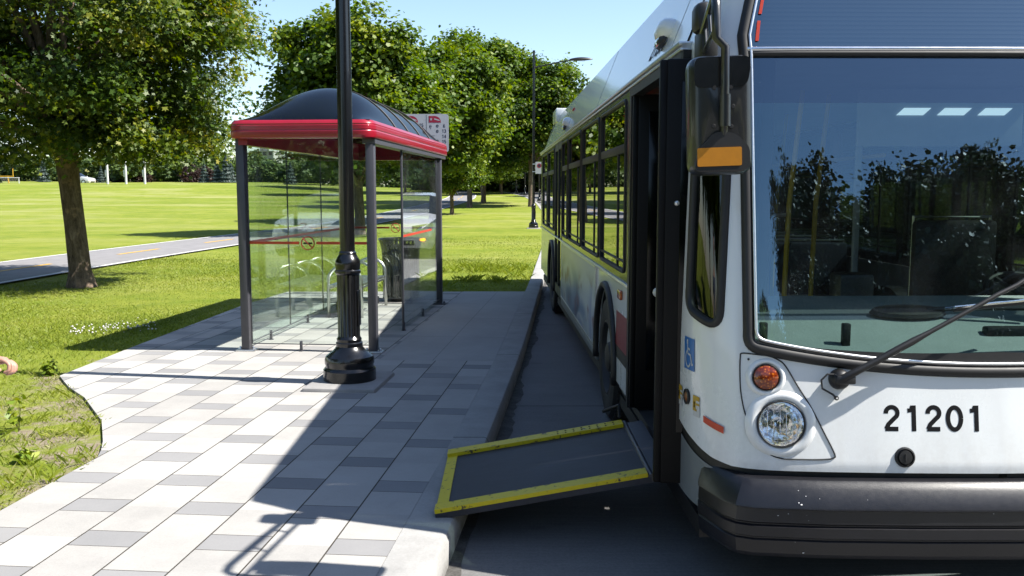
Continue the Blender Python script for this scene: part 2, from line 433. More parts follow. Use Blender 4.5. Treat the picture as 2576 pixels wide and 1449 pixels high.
# pavement of long light pavers with short dark ones between (local u across, v along)
PORG = Vector((-.156, 8.44, 0))
def pav_uv(p):
    c = 1 / math.sqrt(1 + KD * KD); dx, dy = p[0] - PORG.x, p[1] - PORG.y
    return (c * (dx - KD * dy), c * (KD * dx + dy))
def paver_material():
    t = NT('concrete_pavers'); v = t.coord(); sx = t.new('ShaderNodeSeparateXYZ'); t.link(v, sx.inputs[0])
    u, w = sx.outputs[0], sx.outputs[1]
    ku = t.m('DIVIDE', t.m('SUBTRACT', .02, u), .305); k = t.m('FLOOR', ku); fu = t.m('FRACT', ku)
    a = t.m('ADD', t.m('DIVIDE', t.m('ADD', w, 3.656), .857), t.m('MULTIPLY', k, .5))
    a2 = t.m('ADD', a, .5); kv = t.m('FLOOR', a2); d = t.m('ABSOLUTE', t.m('SUBTRACT', t.m('FRACT', a2), .5))
    dark = t.m('LESS_THAN', d, .106)
    ju = t.m('GREATER_THAN', t.m('ABSOLUTE', t.m('SUBTRACT', fu, .5)), .4865)
    jv = t.m('LESS_THAN', t.m('ABSOLUTE', t.m('SUBTRACT', d, .106)), .0032)
    joint = t.m('MAXIMUM', ju, jv)
    cx = t.new('ShaderNodeCombineXYZ'); t.link(k, cx.inputs[0]); t.link(kv, cx.inputs[1]); t.link(dark, cx.inputs[2])
    wn_ = t.new('ShaderNodeTexWhiteNoise'); wn_.noise_dimensions = '3D'; t.link(cx.outputs[0], wn_.inputs['Vector'])
    rnd = wn_.outputs['Value']
    f = t.noise(130, 3, .8, v); cl = t.noise(2.4, 5, .65, v); spk = t.noise(420, 1, .5, v)
    tone = t.m('ADD', t.m('MULTIPLY', rnd, .20), t.m('ADD', t.m('MULTIPLY', cl, .48), t.m('MULTIPLY', f, .32)))
    lite = t.ramp(tone, [(.28, (.40, .39, .375)), (.5, (.525, .51, .485)), (.72, (.60, .59, .575))])
    drk = t.ramp(tone, [(.25, (.29, .29, .295)), (.75, (.41, .405, .405))])
    col = t.mix(dark, lite, drk)
    pit = t.smooth(spk, .70, .78); col = t.mix(t.m('MULTIPLY', pit, .45), col, (.14, .13, .12))
    st = t.smooth(t.noise(.9, 5, .7, v, dist=.5), .60, .78); col = t.mix(t.m('MULTIPLY', st, .30), col, (.26, .235, .20))
    vg = t.new('ShaderNodeTexVoronoi'); vg.inputs['Scale'].default_value = 1.7; t.link(v, vg.inputs['Vector'])
    gum = t.smooth(vg.outputs['Distance'], .030, .020); col = t.mix(t.m('MULTIPLY', gum, .55), col, (.17, .155, .135))
    col = t.mix(joint, col, (.07, .062, .05))
    t.set(Base_Color=col, Roughness=.88); t.b.inputs['Specular IOR Level'].default_value = .25
    h = t.m('SUBTRACT', t.m('MULTIPLY', f, .25), t.m('MULTIPLY', joint, 1.2)); t.bump(h, .45, .004)
    return t.mat
M['paver'] = paver_material()
def slab_material():
    t = NT('pavement_concrete'); v = t.coord(); sx = t.new('ShaderNodeSeparateXYZ'); t.link(v, sx.inputs[0])
    f = t.noise(120, 4, .8, v); cl = t.noise(1.6, 5, .65, v)
    col = t.ramp(t.m('ADD', t.m('MULTIPLY', cl, .6), t.m('MULTIPLY', f, .4)), [(.35, (.40, .395, .385)), (.65, (.52, .515, .50))])
    j = t.m('MAXIMUM', t.m('LESS_THAN', t.m('FRACT', t.m('DIVIDE', t.m('ADD', sx.outputs[1], .02), 1.5)), .006),
            t.m('LESS_THAN', t.m('ABSOLUTE', t.m('ADD', sx.outputs[0], .62)), .004))
    col = t.mix(t.m('MULTIPLY', j, .6), col, (.12, .115, .11))
    t.set(Base_Color=col, Roughness=.85); t.bump(f, .25, .004); return t.mat
M['slab'] = slab_material()

def flat_poly(name, pts, m, z=.15, skirt=.10):
    mb = MB(); uv = [pav_uv(p) for p in pts]
    mb.prism(uv, lambda a, b, d: (a, b, d), z, z - skirt)
    o = mb.build(name, m, ang=None); o.location = (PORG.x, PORG.y, 0); o.rotation_euler = (0, 0, KANG)
    return tag(o, kind='structure')
def kin(Y): return kerb_x(Y) - .238
edge = [(-.9 - 2.47, -4), (-2.95, 0), (-2.62, 4.43), (-2.551, 5.362), (-2.60, 5.52), (-2.68, 5.72), (-2.769, 5.91), (-2.93, 6.25), (-3.142, 6.579), (-3.40, 6.98), (-3.693, 7.335), (-3.86, 7.58), (-4.022, 7.824),
        (-4.0, 9.4), (-3.93, 11.4), (-3.889, 12.808), (-3.687, 14.6)]
concL = [(-1.30, 8.56), (-.80, 14.6)]
pav = edge + [(concL[1][0], 14.6), (concL[0][0], 8.56), (kin(8.52), 8.52)] + [(kin(y), y) for y in (7, 5.67, 4.3, 2, 0, -4)]
flat_poly('pavement', pav, M['paver'])
flat_poly('concrete_pavement', [(concL[0][0] + .004, 8.562), (concL[1][0] + .004, 14.62), (kin(14.62), 14.62)] + [(kin(y), y) for y in (13, 11.5, 10, 8.522)], M['slab'])

# cycle path with white edge lines and yellow dashes
PATH = [(-11.4, -60), (-10.9, 0), (-10.62, 12), (-10.5, 18), (-10.35, 22), (-9.9, 28), (-9.25, 35), (-8.3, 45), (-7.3, 55), (-6.4, 66), (-5.7, 78), (-5.2, 90), (-5.6, 105), (-8, 125), (-14, 150)]
def path_x(y): return float(np.mean([np.interp(y + o, [p[1] for p in PATH], [p[0] for p in PATH]) for o in (-4, -2, 0, 2, 4)]))
def ribbon(name, y0, y1, o0, o1, dz, m, step=1.0, kind='structure'):
    mb = MB(); n = max(2, int((y1 - y0) / step)); vs = []
    for i in range(n + 1):
        y = y0 + (y1 - y0) * i / n; x = path_x(y); sl_ = (path_x(y + .5) - path_x(y - .5)); c = 1 / math.sqrt(1 + sl_ * sl_)
        for k in range(4):
            o = o0 + (o1 - o0) * k / 3
            px, py = x + o * c, y - o * sl_ * c
            vs.append((px, py, ground(px, py) + dz))
    fs = [(i * 4 + k, i * 4 + k + 1, (i + 1) * 4 + k + 1, (i + 1) * 4 + k) for i in range(n) for k in range(3)]
    mb.add(vs, fs, 0, True); return mb
M['asphalt'] = mat('path_asphalt', (.30, .29, .295), .9, var=.14, scale=3, bump=.3, bscale=120)
M['line_white'] = mat('white_line_paint', (.80, .80, .78), .7, var=.1, scale=12)
M['line_yellow'] = mat('yellow_line_paint', (.95, .52, .03), .7, var=.12, scale=12)
tag(ribbon('path', -50, 140, -1.5, 1.5, .035, 0).build('path', M['asphalt'], ang=None), kind='structure')
for s_ in (-1, 1):
    tag(ribbon('l', -50, 135, s_ * 1.42 - .065, s_ * 1.42 + .065, .041, 0).build('path_edge_line', M['line_white'], ang=None), kind='structure')
mb = MB()
y = -20.0
while y < 110:
    q = ribbon('d', y, y + 2.3, -.06, .06, .041, 0, .6); mb.add(q.v, q.f, 0, True); y += 5.4
tag(mb.build('path_centre_dashes', M['line_yellow'], ang=None), kind='structure')

# ------------------------------------------------------------------ the bus (local x across from kerb side, y rearwards, z up)
BA = -.023422
bus = thing('city_bus', 'white and red city bus stopped at the kerb with its front door open', 'bus', (.9 + BA * 3.65, 3.65, 0), -math.atan(BA))
LEN, WID = 12.75, 2.55
PL = np.array([(0, .75), (0, .6), (.006, .45), (.024, .33), (.058, .23), (.112, .15), (.2, .088), (.32, .058), (.5, .038), (.8, .016), (1.1, .003), (1.275, 0)])
PLL = np.concatenate([[0], np.cumsum(np.linalg.norm(np.diff(PL, axis=0), axis=1))])
# smooth the plan outline
_t = np.linspace(0, PLL[-1], 800); _x = np.interp(_t, PLL, PL[:, 0]); _y = np.interp(_t, PLL, PL[:, 1])
_k = np.ones(61) / 61
_xs = np.convolve(np.pad(_x, 30, 'edge'), _k, 'valid'); _ys = np.convolve(np.pad(_y, 30, 'edge'), _k, 'valid')
TM = float(PLL[-1])
def surf(t, z, off=0.0):
    if off:
        p = Vector(surf(t, z)); a = Vector(surf(t + .004, z)) - Vector(surf(t - .004, z)); b = Vector(surf(t, z + .004)) - Vector(surf(t, z - .004))
        return tuple(p + a.cross(b).normalized() * off)
    far = t > TM; tt = 2 * TM - t if far else t
    x = float(np.interp(tt, _t, _xs)); y = float(np.interp(tt, _t, _ys))
    l = float(np.interp(z, (0, .62, 1.08, 2.4, 2.9, 3.1), (0, 0, .075, .335, .45, .5)))
    i = float(np.interp(z, (0, 1.1, 2.45, 3.05), (0, 0, .035, .26)))
    w = min(1, max(0, 1 - y / .75)) ** 1.8
    x = x + i * (1 - x / 1.275); y = y + l * w
    return (WID - x if far else x, y, z)
def rounded(pts, r, n=5):
    out = []; m = len(pts)
    for i in range(m):
        p0, p, p1 = Vector(pts[i - 1]), Vector(pts[i]), Vector(pts[(i + 1) % m])
        rr = r[i] if isinstance(r, (list, tuple)) else r
        a = (p0 - p); b = (p1 - p); rr = min(rr, a.length * .49, b.length * .49); a = p + a.normalized() * rr; b = p + b.normalized() * rr
        for k in range(n + 1):
            s_ = k / n; q = a * (1 - s_) ** 2 + p * 2 * s_ * (1 - s_) + b * s_ ** 2; out.append((q.x, q.y))
    return out
def inside(poly, x, y):
    c = False; j = len(poly) - 1
    for i in range(len(poly)):
        xi, yi = poly[i]; xj, yj = poly[j]
        if (yi > y) != (yj > y) and x < (xj - xi) * (y - yi) / (yj - yi) + xi: c = not c
        j = i
    return c
def mirror_poly(p): return [(2 * TM - a, b) for a, b in p]
def ws_bottom(t): return 1.012 + .100 * (abs(t - TM) / (TM - .735)) ** 2.2
WT0 = .735
ws_out = [(WT0 + .006, 1.112)] + [(WT0 + (2 * TM - 2 * WT0) * i / 24, ws_bottom(WT0 + (2 * TM - 2 * WT0) * i / 24)) for i in range(1, 24)] + [(2 * TM - WT0 - .006, 1.112), (2 * TM - .712, 2.37), (2 * TM - .65, 2.93), (.65, 2.93), (.712, 2.37)]
ws_hole = rounded(ws_out, [.09] + [.02] * 23 + [.09, .02, .10, .10, .02], 5)
sw_hole = rounded([(.325, 1.243), (.597, 1.180), (.640, 2.22), (.345, 2.27)], .075, 6)
sw_far = mirror_poly(sw_hole)
def body_bottom(t):
    tt = min(t, 2 * TM - t)
    return float(np.interp(tt, (.15, .40, .55, .66, 3), (.70, .645, .605, .588, .586)))
def dens(poly, step=.03):
    out = []
    for i, p in enumerate(poly):
        q = poly[(i + 1) % len(poly)]; d = math.hypot(q[0] - p[0], q[1] - p[1]); n = max(1, int(d / step))
        out += [(p[0] + (q[0] - p[0]) * k / n, p[1] + (q[1] - p[1]) * k / n) for k in range(n)]
    return out
def strip_tube(mb, poly, r, off, mi=0, closed=True, n=8):
    P_ = [surf(a, b, off) for a, b in (dens(poly) if closed else poly)]
    mb.tube(P_, r, n, mi, closed=closed); return mb

# front shell: lower from door edge to door edge, upper all round
mb = MB()
def front_low(u, v):
    t = .15 + u * (2 * TM - .30); z0 = body_bottom(t); return surf(t, z0 + v * (2.47 - z0))
def keep_low(u, v):
    t = .15 + u * (2 * TM - .30); z0 = body_bottom(t); z = z0 + v * (2.47 - z0)
    ta_ = min(t, 2 * TM - t)
    if (ta_ - .872) ** 2 + (z - .786) ** 2 < .097 ** 2: return False
    return not (inside(ws_hole, t, z) or inside(sw_hole, t, z) or inside(sw_far, t, z))
mb.sheet(front_low, 300, 150, 0, True, keep_low)
def front_up(u, v): return surf(u * 2 * TM, 2.47 + v * .58)
mb.sheet(front_up, 240, 32, 0, True, lambda u, v: not inside(ws_hole, u * 2 * TM, 2.47 + v * .58))
def cap(u, v):
    p = Vector(surf(u * 2 * TM, 3.05)); q = Vector((p.x, .75, 3.05)); r_ = p.lerp(q, v)
    r_.z += .11 * v * (1 - ((p.x - 1.275) / 1.02) ** 2); return tuple(r_)
mb.sheet(cap, 80, 6, 0, True)
mb.build('front_body', M['white'], bus, ang=60)

mb = MB(); strip_tube(mb, ws_hole, .027, -.004, 0); mb.build('windscreen_gasket', M['rubber'], bus, ang=None)
mb = MB(); inner = [(TM + (a - TM) * .972, b + (.032 if b < 1.3 else -.03 if b > 2.8 else 0)) for a, b in ws_hole]
strip_tube(mb, inner, .0075, .012, 0); mb.build('bright_trim', M['alu'], bus, ang=None)
for nm, poly in (('a', sw_hole), ('b', sw_far)):
    g = MB(); strip_tube(g, poly, .021, .0, 0); g.build('corner_window_gasket', M['rubber'], bus, ang=None)
def patch(poly, off, ns, ztop=99, zbot=-99):
    a0 = min(p[0] for p in poly); a1 = max(p[0] for p in poly); b0 = max(zbot, min(p[1] for p in poly)); b1 = min(ztop, max(p[1] for p in poly))
    q = MB(); na = int((a1 - a0) / ns); nb = int((b1 - b0) / ns)
    q.sheet(lambda u, v: surf(a0 + u * (a1 - a0), b0 + v * (b1 - b0), off), na, nb, 0, True, lambda u, v: inside(poly, a0 + u * (a1 - a0), b0 + v * (b1 - b0)))
    return q
patch(ws_hole, -.008, .022, ztop=2.16).build('windscreen', M['ws'], bus, ang=None)
patch(ws_hole, -.008, .022, ztop=2.375, zbot=2.16).build('windscreen_shade_band', M['ws_band'], bus, ang=None)
patch(ws_hole, -.006, .022, zbot=2.383).build('destination_glass', M['sgn_glass'], bus, ang=None)
for poly in (sw_hole, sw_far): patch(poly, -.006, .02).build('corner_window', M['corner_glass'], bus, ang=None)
# black band at the foot of the windscreen glass, divider bar between windscreen and sign
mb = MB(); n = 60
vs = []
for i in range(n + 1):
    t = .76 + (2 * TM - 1.52) * i / n; b = ws_bottom(t)
    vs += [surf(t, b + .008, -.004), surf(t, b + .03 + .052 * (1 - (abs(t - TM) / (TM - .73)) ** 1.2), -.004)]
mb.add(vs, [(2 * i, 2 * i + 2, 2 * i + 3, 2 * i + 1) for i in range(n)], 0, True); mb.build('windscreen_black_band', M['black_satin'], bus, ang=None, fix=False)
mb = MB(); seq = [.70 + (2 * TM - 1.40) * i / 50 for i in range(51)]
mb.tube([surf(t, 2.392, .008) for t in seq], .012, 8, 0); mb.tube([surf(t, 2.374, .004) for t in seq], .014, 8, 1)
mb.build('windscreen_divider', [M['chrome'], M['rubber']], bus, ang=None)
# red dashed marks on the destination glass
mb = MB()
for z0, z1 in ((2.43, 2.52), (2.55, 2.64), (2.67, 2.76), (2.79, 2.88)):
    vs = [surf(.764 - .13 * (z - 2.43) + d, z, .002) for z, d in ((z0, .0), (z0, .016), (z1, .016), (z1, 0))]
    mb.add(vs, [(0, 1, 2, 3)])
mb.build('red_dashes', M['red_mark'], bus, ang=None, fix=False)
# louvred blind of the destination sign behind its glass
mb = MB()
for i in range(26):
    z = 2.41 + i * .0195; mb.sheet(lambda u, v: surf(.78 + u * (2 * TM - 1.56), z + v * .018, -.06 - .004 * v), 30, 1)
mb.build('destination_display', mat('display_slats', (.02, .025, .035), .6, var=.1), bus, ang=None)

# headlamp panel
tl = NT('headlamp_reflector_facets'); tl.raw = True; v_ = tl.coord(); vo = tl.new('ShaderNodeTexVoronoi'); vo.inputs['Scale'].default_value = 42; tl.link(v_, vo.inputs['Vector'])
tl.set(Base_Color=tl.ramp(tl.noise(17, 3, .6, v_, dist=1.2), [(.34, (.45, .46, .48)), (.46, (.98, .98, .97)), (.60, (.96, .95, .92)), (.70, (.85, .55, .22))]), Metallic=1.0, Roughness=.09); tl.bump(vo.outputs['Distance'], .22, .004); M['lens_facet'] = tl.mat  # grey, white and amber reflections are painted into the bowl's metal colour
def lamp_frame(t, z, off=0):
    p = Vector(surf(t, z, off + 1e-6)); a = (Vector(surf(t + .01, z)) - Vector(surf(t - .01, z))).normalized(); b = (Vector(surf(t, z + .01)) - Vector(surf(t, z - .01))).normalized()
    nrm = a.cross(b).normalized(); b = nrm.cross(a)
    return Matrix(((a.x, b.x, nrm.x, p.x), (a.y, b.y, nrm.y, p.y), (a.z, b.z, nrm.z, p.z), (0, 0, 0, 1)))
def smooth_closed(pts, n=10):
    out = []; m = len(pts)
    for i in range(m):
        p0, p1, p2, p3 = [Vector((*pts[(i + k) % m], 0)) for k in (-1, 0, 1, 2)]
        for k in range(n):
            s_ = k / n
            q = .5 * ((2 * p1) + (p2 - p0) * s_ + (2 * p0 - 5 * p1 + 4 * p2 - p3) * s_ ** 2 + (-p0 + 3 * p1 - 3 * p2 + p3) * s_ ** 3); out.append((q.x, q.y))
    return out
hl_line = [(.712, 1.079), (.78, 1.076), (.827, 1.071), (.868, 1.054), (.895, 1.029), (.945, .945), (.999, .857), (1.05, .755), (1.092, .668), (1.088, .648), (1.04, .641), (.93, .639), (.872, .641), (.82, .660), (.765, .718), (.725, .81), (.705, .90), (.700, .98), (.702, 1.06)]
def headlamp_panel(mir):
    f = (lambda t: 2 * TM - t) if mir else (lambda t: t)
    q = MB(); P_ = [surf(f(a), b, .0015) for a, b in smooth_closed(hl_line, 5)]; q.tube(P_, .0030, 6, 0, closed=True)
    q.build('headlamp_panel_seam', M['rubber'], bus, ang=None)
    for nm, t, z, r_ in (('turn_signal', .812, .982, .053), ('headlamp', .872, .786, .093)):
        Fm = lamp_frame(f(t), z)
        q = MB(); q.lathe([(r_ * 1.62, -.008), (r_ * 1.48, .004), (r_ * 1.32, .009), (r_ * 1.16, .007), (r_ * 1.06, -.002), (r_ * 1.05, -.05)], 40, 0, Fm); h = q.build(nm, M['white'], bus, ang=None)
        q = MB(); q.lathe([(r_ * 1.075, .004), (r_ * 1.075, .012), (r_ * 1.045, .014), (r_ * 1.03, .008), (r_ * 1.0, .006), (r_ * 1.0, -.01)], 40, 0, Fm); q.build('bezel', M['rubber'], h, ang=None)
        if nm == 'headlamp':
            q = MB(); q.lathe([(.001, -.075), (r_ * .35, -.068), (r_ * .7, -.040), (r_ * .93, -.004), (r_ * 1.0, .004)], 40, 0, Fm)
            for k in range(7): q.tube([Fm @ Vector((-.08 + k * .0265, -.055, -.02)), Fm @ Vector((-.08 + k * .0265, .055, -.02))], .0018, 5)
            q.tube([Fm @ Vector((0, 0, -.06)), Fm @ Vector((0, 0, -.02))], .012, 8); q.build('reflector', M['lens_facet'], h, ang=None)
            q = MB(); q.lathe([(r_ * 1.0, .008), (r_ * .8, .020), (r_ * .5, .029), (.001, .033)], 40, 0, Fm); q.build('lens', M['clear_lamp'], h, ang=None)
        else:
            q = MB(); q.lathe([(r_ * 1.0, .010), (r_ * .8, .017), (r_ * .4, .021), (.001, .022)], 36, 0, Fm); q.build('lens', M['amber_led'], h, ang=None)
    q = MB(); Fm = lamp_frame(f(.738), 1.055); q.lathe([(.005, .001), (.005, .003), (.0005, .003)], 12, 0, Fm); q.build('screw', M['rubber'], bus, ang=None)
tl = NT('amber_led_lens'); v_ = tl.coord(); vo = tl.new('ShaderNodeTexVoronoi'); vo.inputs['Scale'].default_value = 95; tl.link(v_, vo.inputs['Vector'])
tl.set(Base_Color=tl.ramp(vo.outputs['Distance'], [(.10, (1.0, .34, .03)), (.30, (.46, .070, .006)), (.7, (.20, .024, .004))]), Roughness=.18, Coat_Weight=.6); M['amber_led'] = tl.mat
headlamp_panel(False); headlamp_panel(True)

# fleet number, drawn as strokes
def stroke_glyphs(txt, h, adv, wgt):
    out = []; x = 0
    for ch in txt:
        if ch == '1': pl = [[(.10 * h, h * .80), (.235 * h, h * .81), (.30 * h, h * .97)], [(.345 * h, h * 1.0), (.345 * h, 0)]]
        elif ch == '2':
            pl = [[(.075 * h, .68 * h)] + [(.30 * h + .225 * h * math.cos(a), .705 * h + .225 * h * math.sin(a)) for a in [R(170 - i * 17) for i in range(0, 13)]] + [(.37 * h, .47 * h), (.17 * h, .27 * h), (.085 * h, .085 * h)], [(.04 * h, wgt / 2), (.55 * h, wgt / 2)]]
        elif ch == '0': pl = [[(.30 * h + .255 * h * math.cos(a), .5 * h + .425 * h * math.sin(a)) for a in [R(i * 12) for i in range(31)]]]
        elif ch == '3': pl = [[(.28 * h + .2 * h * math.cos(R(a)), .73 * h + .2 * h * math.sin(R(a))) for a in range(160, -91, -20)] + [(.28 * h + .22 * h * math.cos(R(a)), .29 * h + .23 * h * math.sin(R(a))) for a in range(80, -171, -20)]]
        elif ch == '4': pl = [[(.42 * h, 0), (.42 * h, h), (.06 * h, .30 * h), (.56 * h, .30 * h)]]
        elif ch == '5': pl = [[(.5 * h, .94 * h), (.15 * h, .94 * h), (.11 * h, .50 * h)] + [(.28 * h + .23 * h * math.cos(R(a)), .31 * h + .26 * h * math.sin(R(a))) for a in range(130, -161, -20)]]
        elif ch == '6': pl = [[(.47 * h, .86 * h), (.32 * h, .95 * h), (.16 * h, .80 * h), (.08 * h, .45 * h)] + [(.30 * h + .22 * h * math.cos(R(a)), .29 * h + .24 * h * math.sin(R(a))) for a in range(180, 541, 20)]]
        else: pl = []
        for p in pl: out.append([(x + a, b) for a, b in p])
        x += adv
    return out
def stroke_mesh(mb, strokes, wgt, fn, mi=0, step=.02):
    for k, p in enumerate(strokes):
        p = [Vector((a, b)) for a, b in p]; q = [p[0]]
        for a, b in zip(p, p[1:]):
            n_ = max(1, int((b - a).length / step)); q += [a.lerp(b, i / n_) for i in range(1, n_ + 1)]
        vs = []
        for i, a in enumerate(q):
            d = (q[min(i + 1, len(q) - 1)] - q[max(i - 1, 0)]).normalized(); nn = Vector((-d.y, d.x)) * wgt / 2
            vs += [fn(a.x + nn.x, a.y + nn.y, k), fn(a.x - nn.x, a.y - nn.y, k)]
        mb.add(vs, [(2 * i, 2 * i + 1, 2 * i + 3, 2 * i + 2) for i in range(len(q) - 1)], mi)
mb = MB(); stroke_mesh(mb, stroke_glyphs('21201', .108, 0.0880, .0188), .0188, lambda a, b, k: surf(1.303 + a, .763 + b, .0007 + k * .00006))
mb.build('fleet_number', M['digits'], bus, ang=None, fix=False)
# lock
Fm = lamp_frame(1.386, .655); mb = MB(); mb.lathe([(.044, -.004), (.042, .006), (.036, .008), (.033, .002), (.030, .004), (.028, .012), (.001, .014)], 28, 0, Fm)
mb.box(-.003, .003, -.016, .016, .012, .0165, 1, 0, Fm); mb.build('panel_lock', [M['black_satin'], M['rubber']], bus)
# corner decals
def decal(name, quad, m, off=.003, res=8):
    q = MB(); (a, b, c, d) = quad
    def fn(u, v):
        t = (a[0] * (1 - u) + b[0] * u) * (1 - v) + (d[0] * (1 - u) + c[0] * u) * v; z = (a[1] * (1 - u) + b[1] * u) * (1 - v) + (d[1] * (1 - u) + c[1] * u) * v
        return surf(t, z, off)
    q.sheet(fn, res, res); return q.build(name, m, bus, ang=None), fn
wc, fw = decal('wheelchair_sticker', [(.285, .957), (.418, .957), (.415, 1.105), (.285, 1.105)], M['blue_stk'])
mb = MB()
def wcf(a, b, k): return fw_off(a, b)
def fw_off(u, v, o=.0045): return surf(.285 + u * .131, .957 + v * .148, o)
mb2 = MB()
for p in ([(.36 + .05 * math.cos(R(a)), .86 + .05 * math.sin(R(a))) for a in range(0, 361, 30)], [(.38, .78), (.42, .50), (.68, .48), (.80, .18), (.90, .22)], [(.40, .66), (.62, .64)],
          [(.44 + .25 * math.cos(R(a)), .34 + .25 * math.sin(R(a))) for a in range(110, 341, 15)]):
    stroke_mesh(mb2, [p], .065, lambda a, b, k: fw_off(a, b), step=.1)
mb2.build('wheelchair_symbol', M['white_stk'], wc, ang=None, fix=False)
for a0, a1, z0, z1 in ((.19, .255, .765, .860), (.405, .47, .758, .852)):
    st, fs_ = decal('door_button_sticker', [(a0, z0), (a1, z0), (a1, z1), (a0, z1)], M['white_stk'])
    q = MB()
    for u0, u1, v0, v1 in ((.0, 1, .78, 1.0), (.0, .45, .38, .78), (.45, 1, .56, .66), (0, .6, .26, .38)):
        q.add([surf(a0 + (a1 - a0) * u, z0 + (z1 - z0) * v, .0042) for u, v in ((u0, v0), (u1, v0), (u1, v1), (u0, v1))], [(0, 1, 2, 3)])
    q.build('yellow_print', M['yellow_stk'], st, ang=None, fix=False)
    q = MB(); q.add([surf(a0 + (a1 - a0) * u, z0 + (z1 - z0) * v, .0054) for u, v in ((.18, .42), (.32, .42), (.32, .70), (.18, .70))], [(0, 1, 2, 3)]); q.build('black_print', M['digits'], st, ang=None, fix=False)
Fm = lamp_frame(.332, .828); mb = MB(); mb.lathe([(.036, -.002), (.036, .010), (.029, .013), (.022, .008)], 28, 0, Fm); pb = mb.build('door_button', M['rubber'], bus)
mb = MB(); mb.lathe([(.023, .007), (.014, .011), (.001, .012)], 20, 0, Fm); mb.build('button_lens', mat('dull_amber', (.32, .10, .02), .3), pb)
decal('side_reflector', [(.505, .750), (.625, .722), (.625, .752), (.505, .780)], M['red_mark'], .008)

# windscreen wiper: hub, arm, hose, blade
mb = MB(); Fm = lamp_frame(1.117, .979)
mb.lathe([(.045, -.004), (.043, .020), (.034, .040), (.018, .052), (.001, .055)], 26, 0, Fm); wip = mb.build('wiper_hub', M['black_satin'], bus)
def warm(z0_, n=14):
    return [surf(1.117 + 1.0 * i / n, .985 + .535 * i / n, .060 + .025 * math.sin(i / n * 2.2)) for i in range(n + 1)]
mb = MB(); mb.tube([surf(1.10, .976, .05)] + warm(0), [.017] * 2 + [.015] * 4 + [.010] * 10, 10); mb.box(-.03, .05, -.018, .018, .042, .070, 0, .006, Fm)
mb.build('wiper_arm', M['black_satin'], bus)
mb = MB(); mb.tube([surf(1.12, .998, .03), surf(1.06, 1.0, .03), surf(1.035, .975, .03), surf(1.04, .94, .025), surf(1.085, .915, .02), surf(1.098, .902, .02)], .0045, 8)
mb.lathe([(.009, 0), (.010, .008), (.004, .014)], 10, 0, lamp_frame(1.10, .900, .012)); mb.build('washer_hose', M['rubber'], bus)
mb = MB(); P_ = [surf(1.60 + .85 * i / 14, 1.268 + .082 * i / 14, .022) for i in range(15)]
mb.tube(P_, .009, 6, 0); mb.tube([surf(1.60 + .85 * i / 14, 1.278 + .082 * i / 14, .034) for i in range(15)], .007, 6, 1)
mb.box(-.10, .10, -.012, .012, .03, .055, 0, .005, lamp_frame(2.02, 1.32)); mb.build('wiper_blade', [M['rubber'], M['chrome']], bus)

# bumper
prof = [(.566, -.015), (.564, .026), (.558, .036), (.535, .056), (.470, .098), (.462, .100), (.456, .088), (.400, .094), (.392, .084), (.387, .084), (.382, .098), (.340, .098), (.333, .086), (.328, .086), (.322, .094), (.262, .080), (.240, .060), (.236, .01)]
BPL = [(.068, .300), (.080, .272), (.158, .080), (.178, .048), (.21, .034), (.5, -.004), (.9, -.026), (1.275, -.034)]
BPL = BPL + [(WID - a, b) for a, b in BPL[-2::-1]]
def bump(i, j):
    z, o = prof[j]; x, y = BPL[i]; p0 = Vector(BPL[max(0, i - 1)]); p1 = Vector(BPL[min(len(BPL) - 1, i + 1)]); d = (p1 - p0).normalized(); nn = Vector((d.y, -d.x))
    e = .45 if i in (0, len(BPL) - 1) else .7 if i in (1, len(BPL) - 2) else 1
    q = Vector((x, y)) + nn * (o - .02) * e; return (q.x, q.y, z)
mb = MB(); nu = len(BPL) - 1; vs = []
for j in range(len(prof)): vs += [bump(i, j) for i in range(nu + 1)]
fs = [(j * (nu + 1) + i, (j + 1) * (nu + 1) + i, (j + 1) * (nu + 1) + i + 1, j * (nu + 1) + i + 1) for j in range(len(prof) - 1) for i in range(nu)]
fs += [tuple(j * (nu + 1) for j in range(len(prof))), tuple(j * (nu + 1) + nu for j in range(len(prof)))[::-1]]
mb.add(vs, fs, 0, True); bp = mb.build('front_bumper', M['bumper'], bus, ang=25)
# flakes of lost paint on the bumper
rng = random.Random(4); mb = MB()
for k in range(13):
    t = rng.choice([.82 + rng.random() * .16, .82 + rng.random() * .16, .7 + rng.random() * 1.2]); j = rng.choice([(.535, .0565, .47, .0985), (.535, .0565, .47, .0985), (.4, .0945, .458, .0865), (.322, .0945, .262, .0805)]); f = rng.random()
    z = j[0] + (j[2] - j[0]) * f; o = j[1] + (j[3] - j[1]) * f + .0012; r_ = .0008 + rng.random() ** 2 * .003
    xx = .25 + (t - .7) * .85; yb = float(np.interp(xx, [p[0] for p in BPL], [p[1] for p in BPL])); a = Vector((1, -.05, 0)).normalized(); nn = Vector((-.05, -1, 0)).normalized(); q = Vector((xx, yb, z)) + nn * (o - .02)
    up = Vector((0, 0, 1)) * r_; mb.add([q + a * r_ * 1.8 * math.cos(b) + (up + nn * -(j[3] - j[1]) / (j[2] - j[0]) * -r_) * math.sin(b) + nn * .0015 for b in [i * 1.257 + rng.random() * .6 for i in range(5)]], [(0, 1, 2, 3, 4)])
mb.build('chipped_paint', M['white_stk'], bp, ang=None, fix=False)['kind'] = 'stuff'
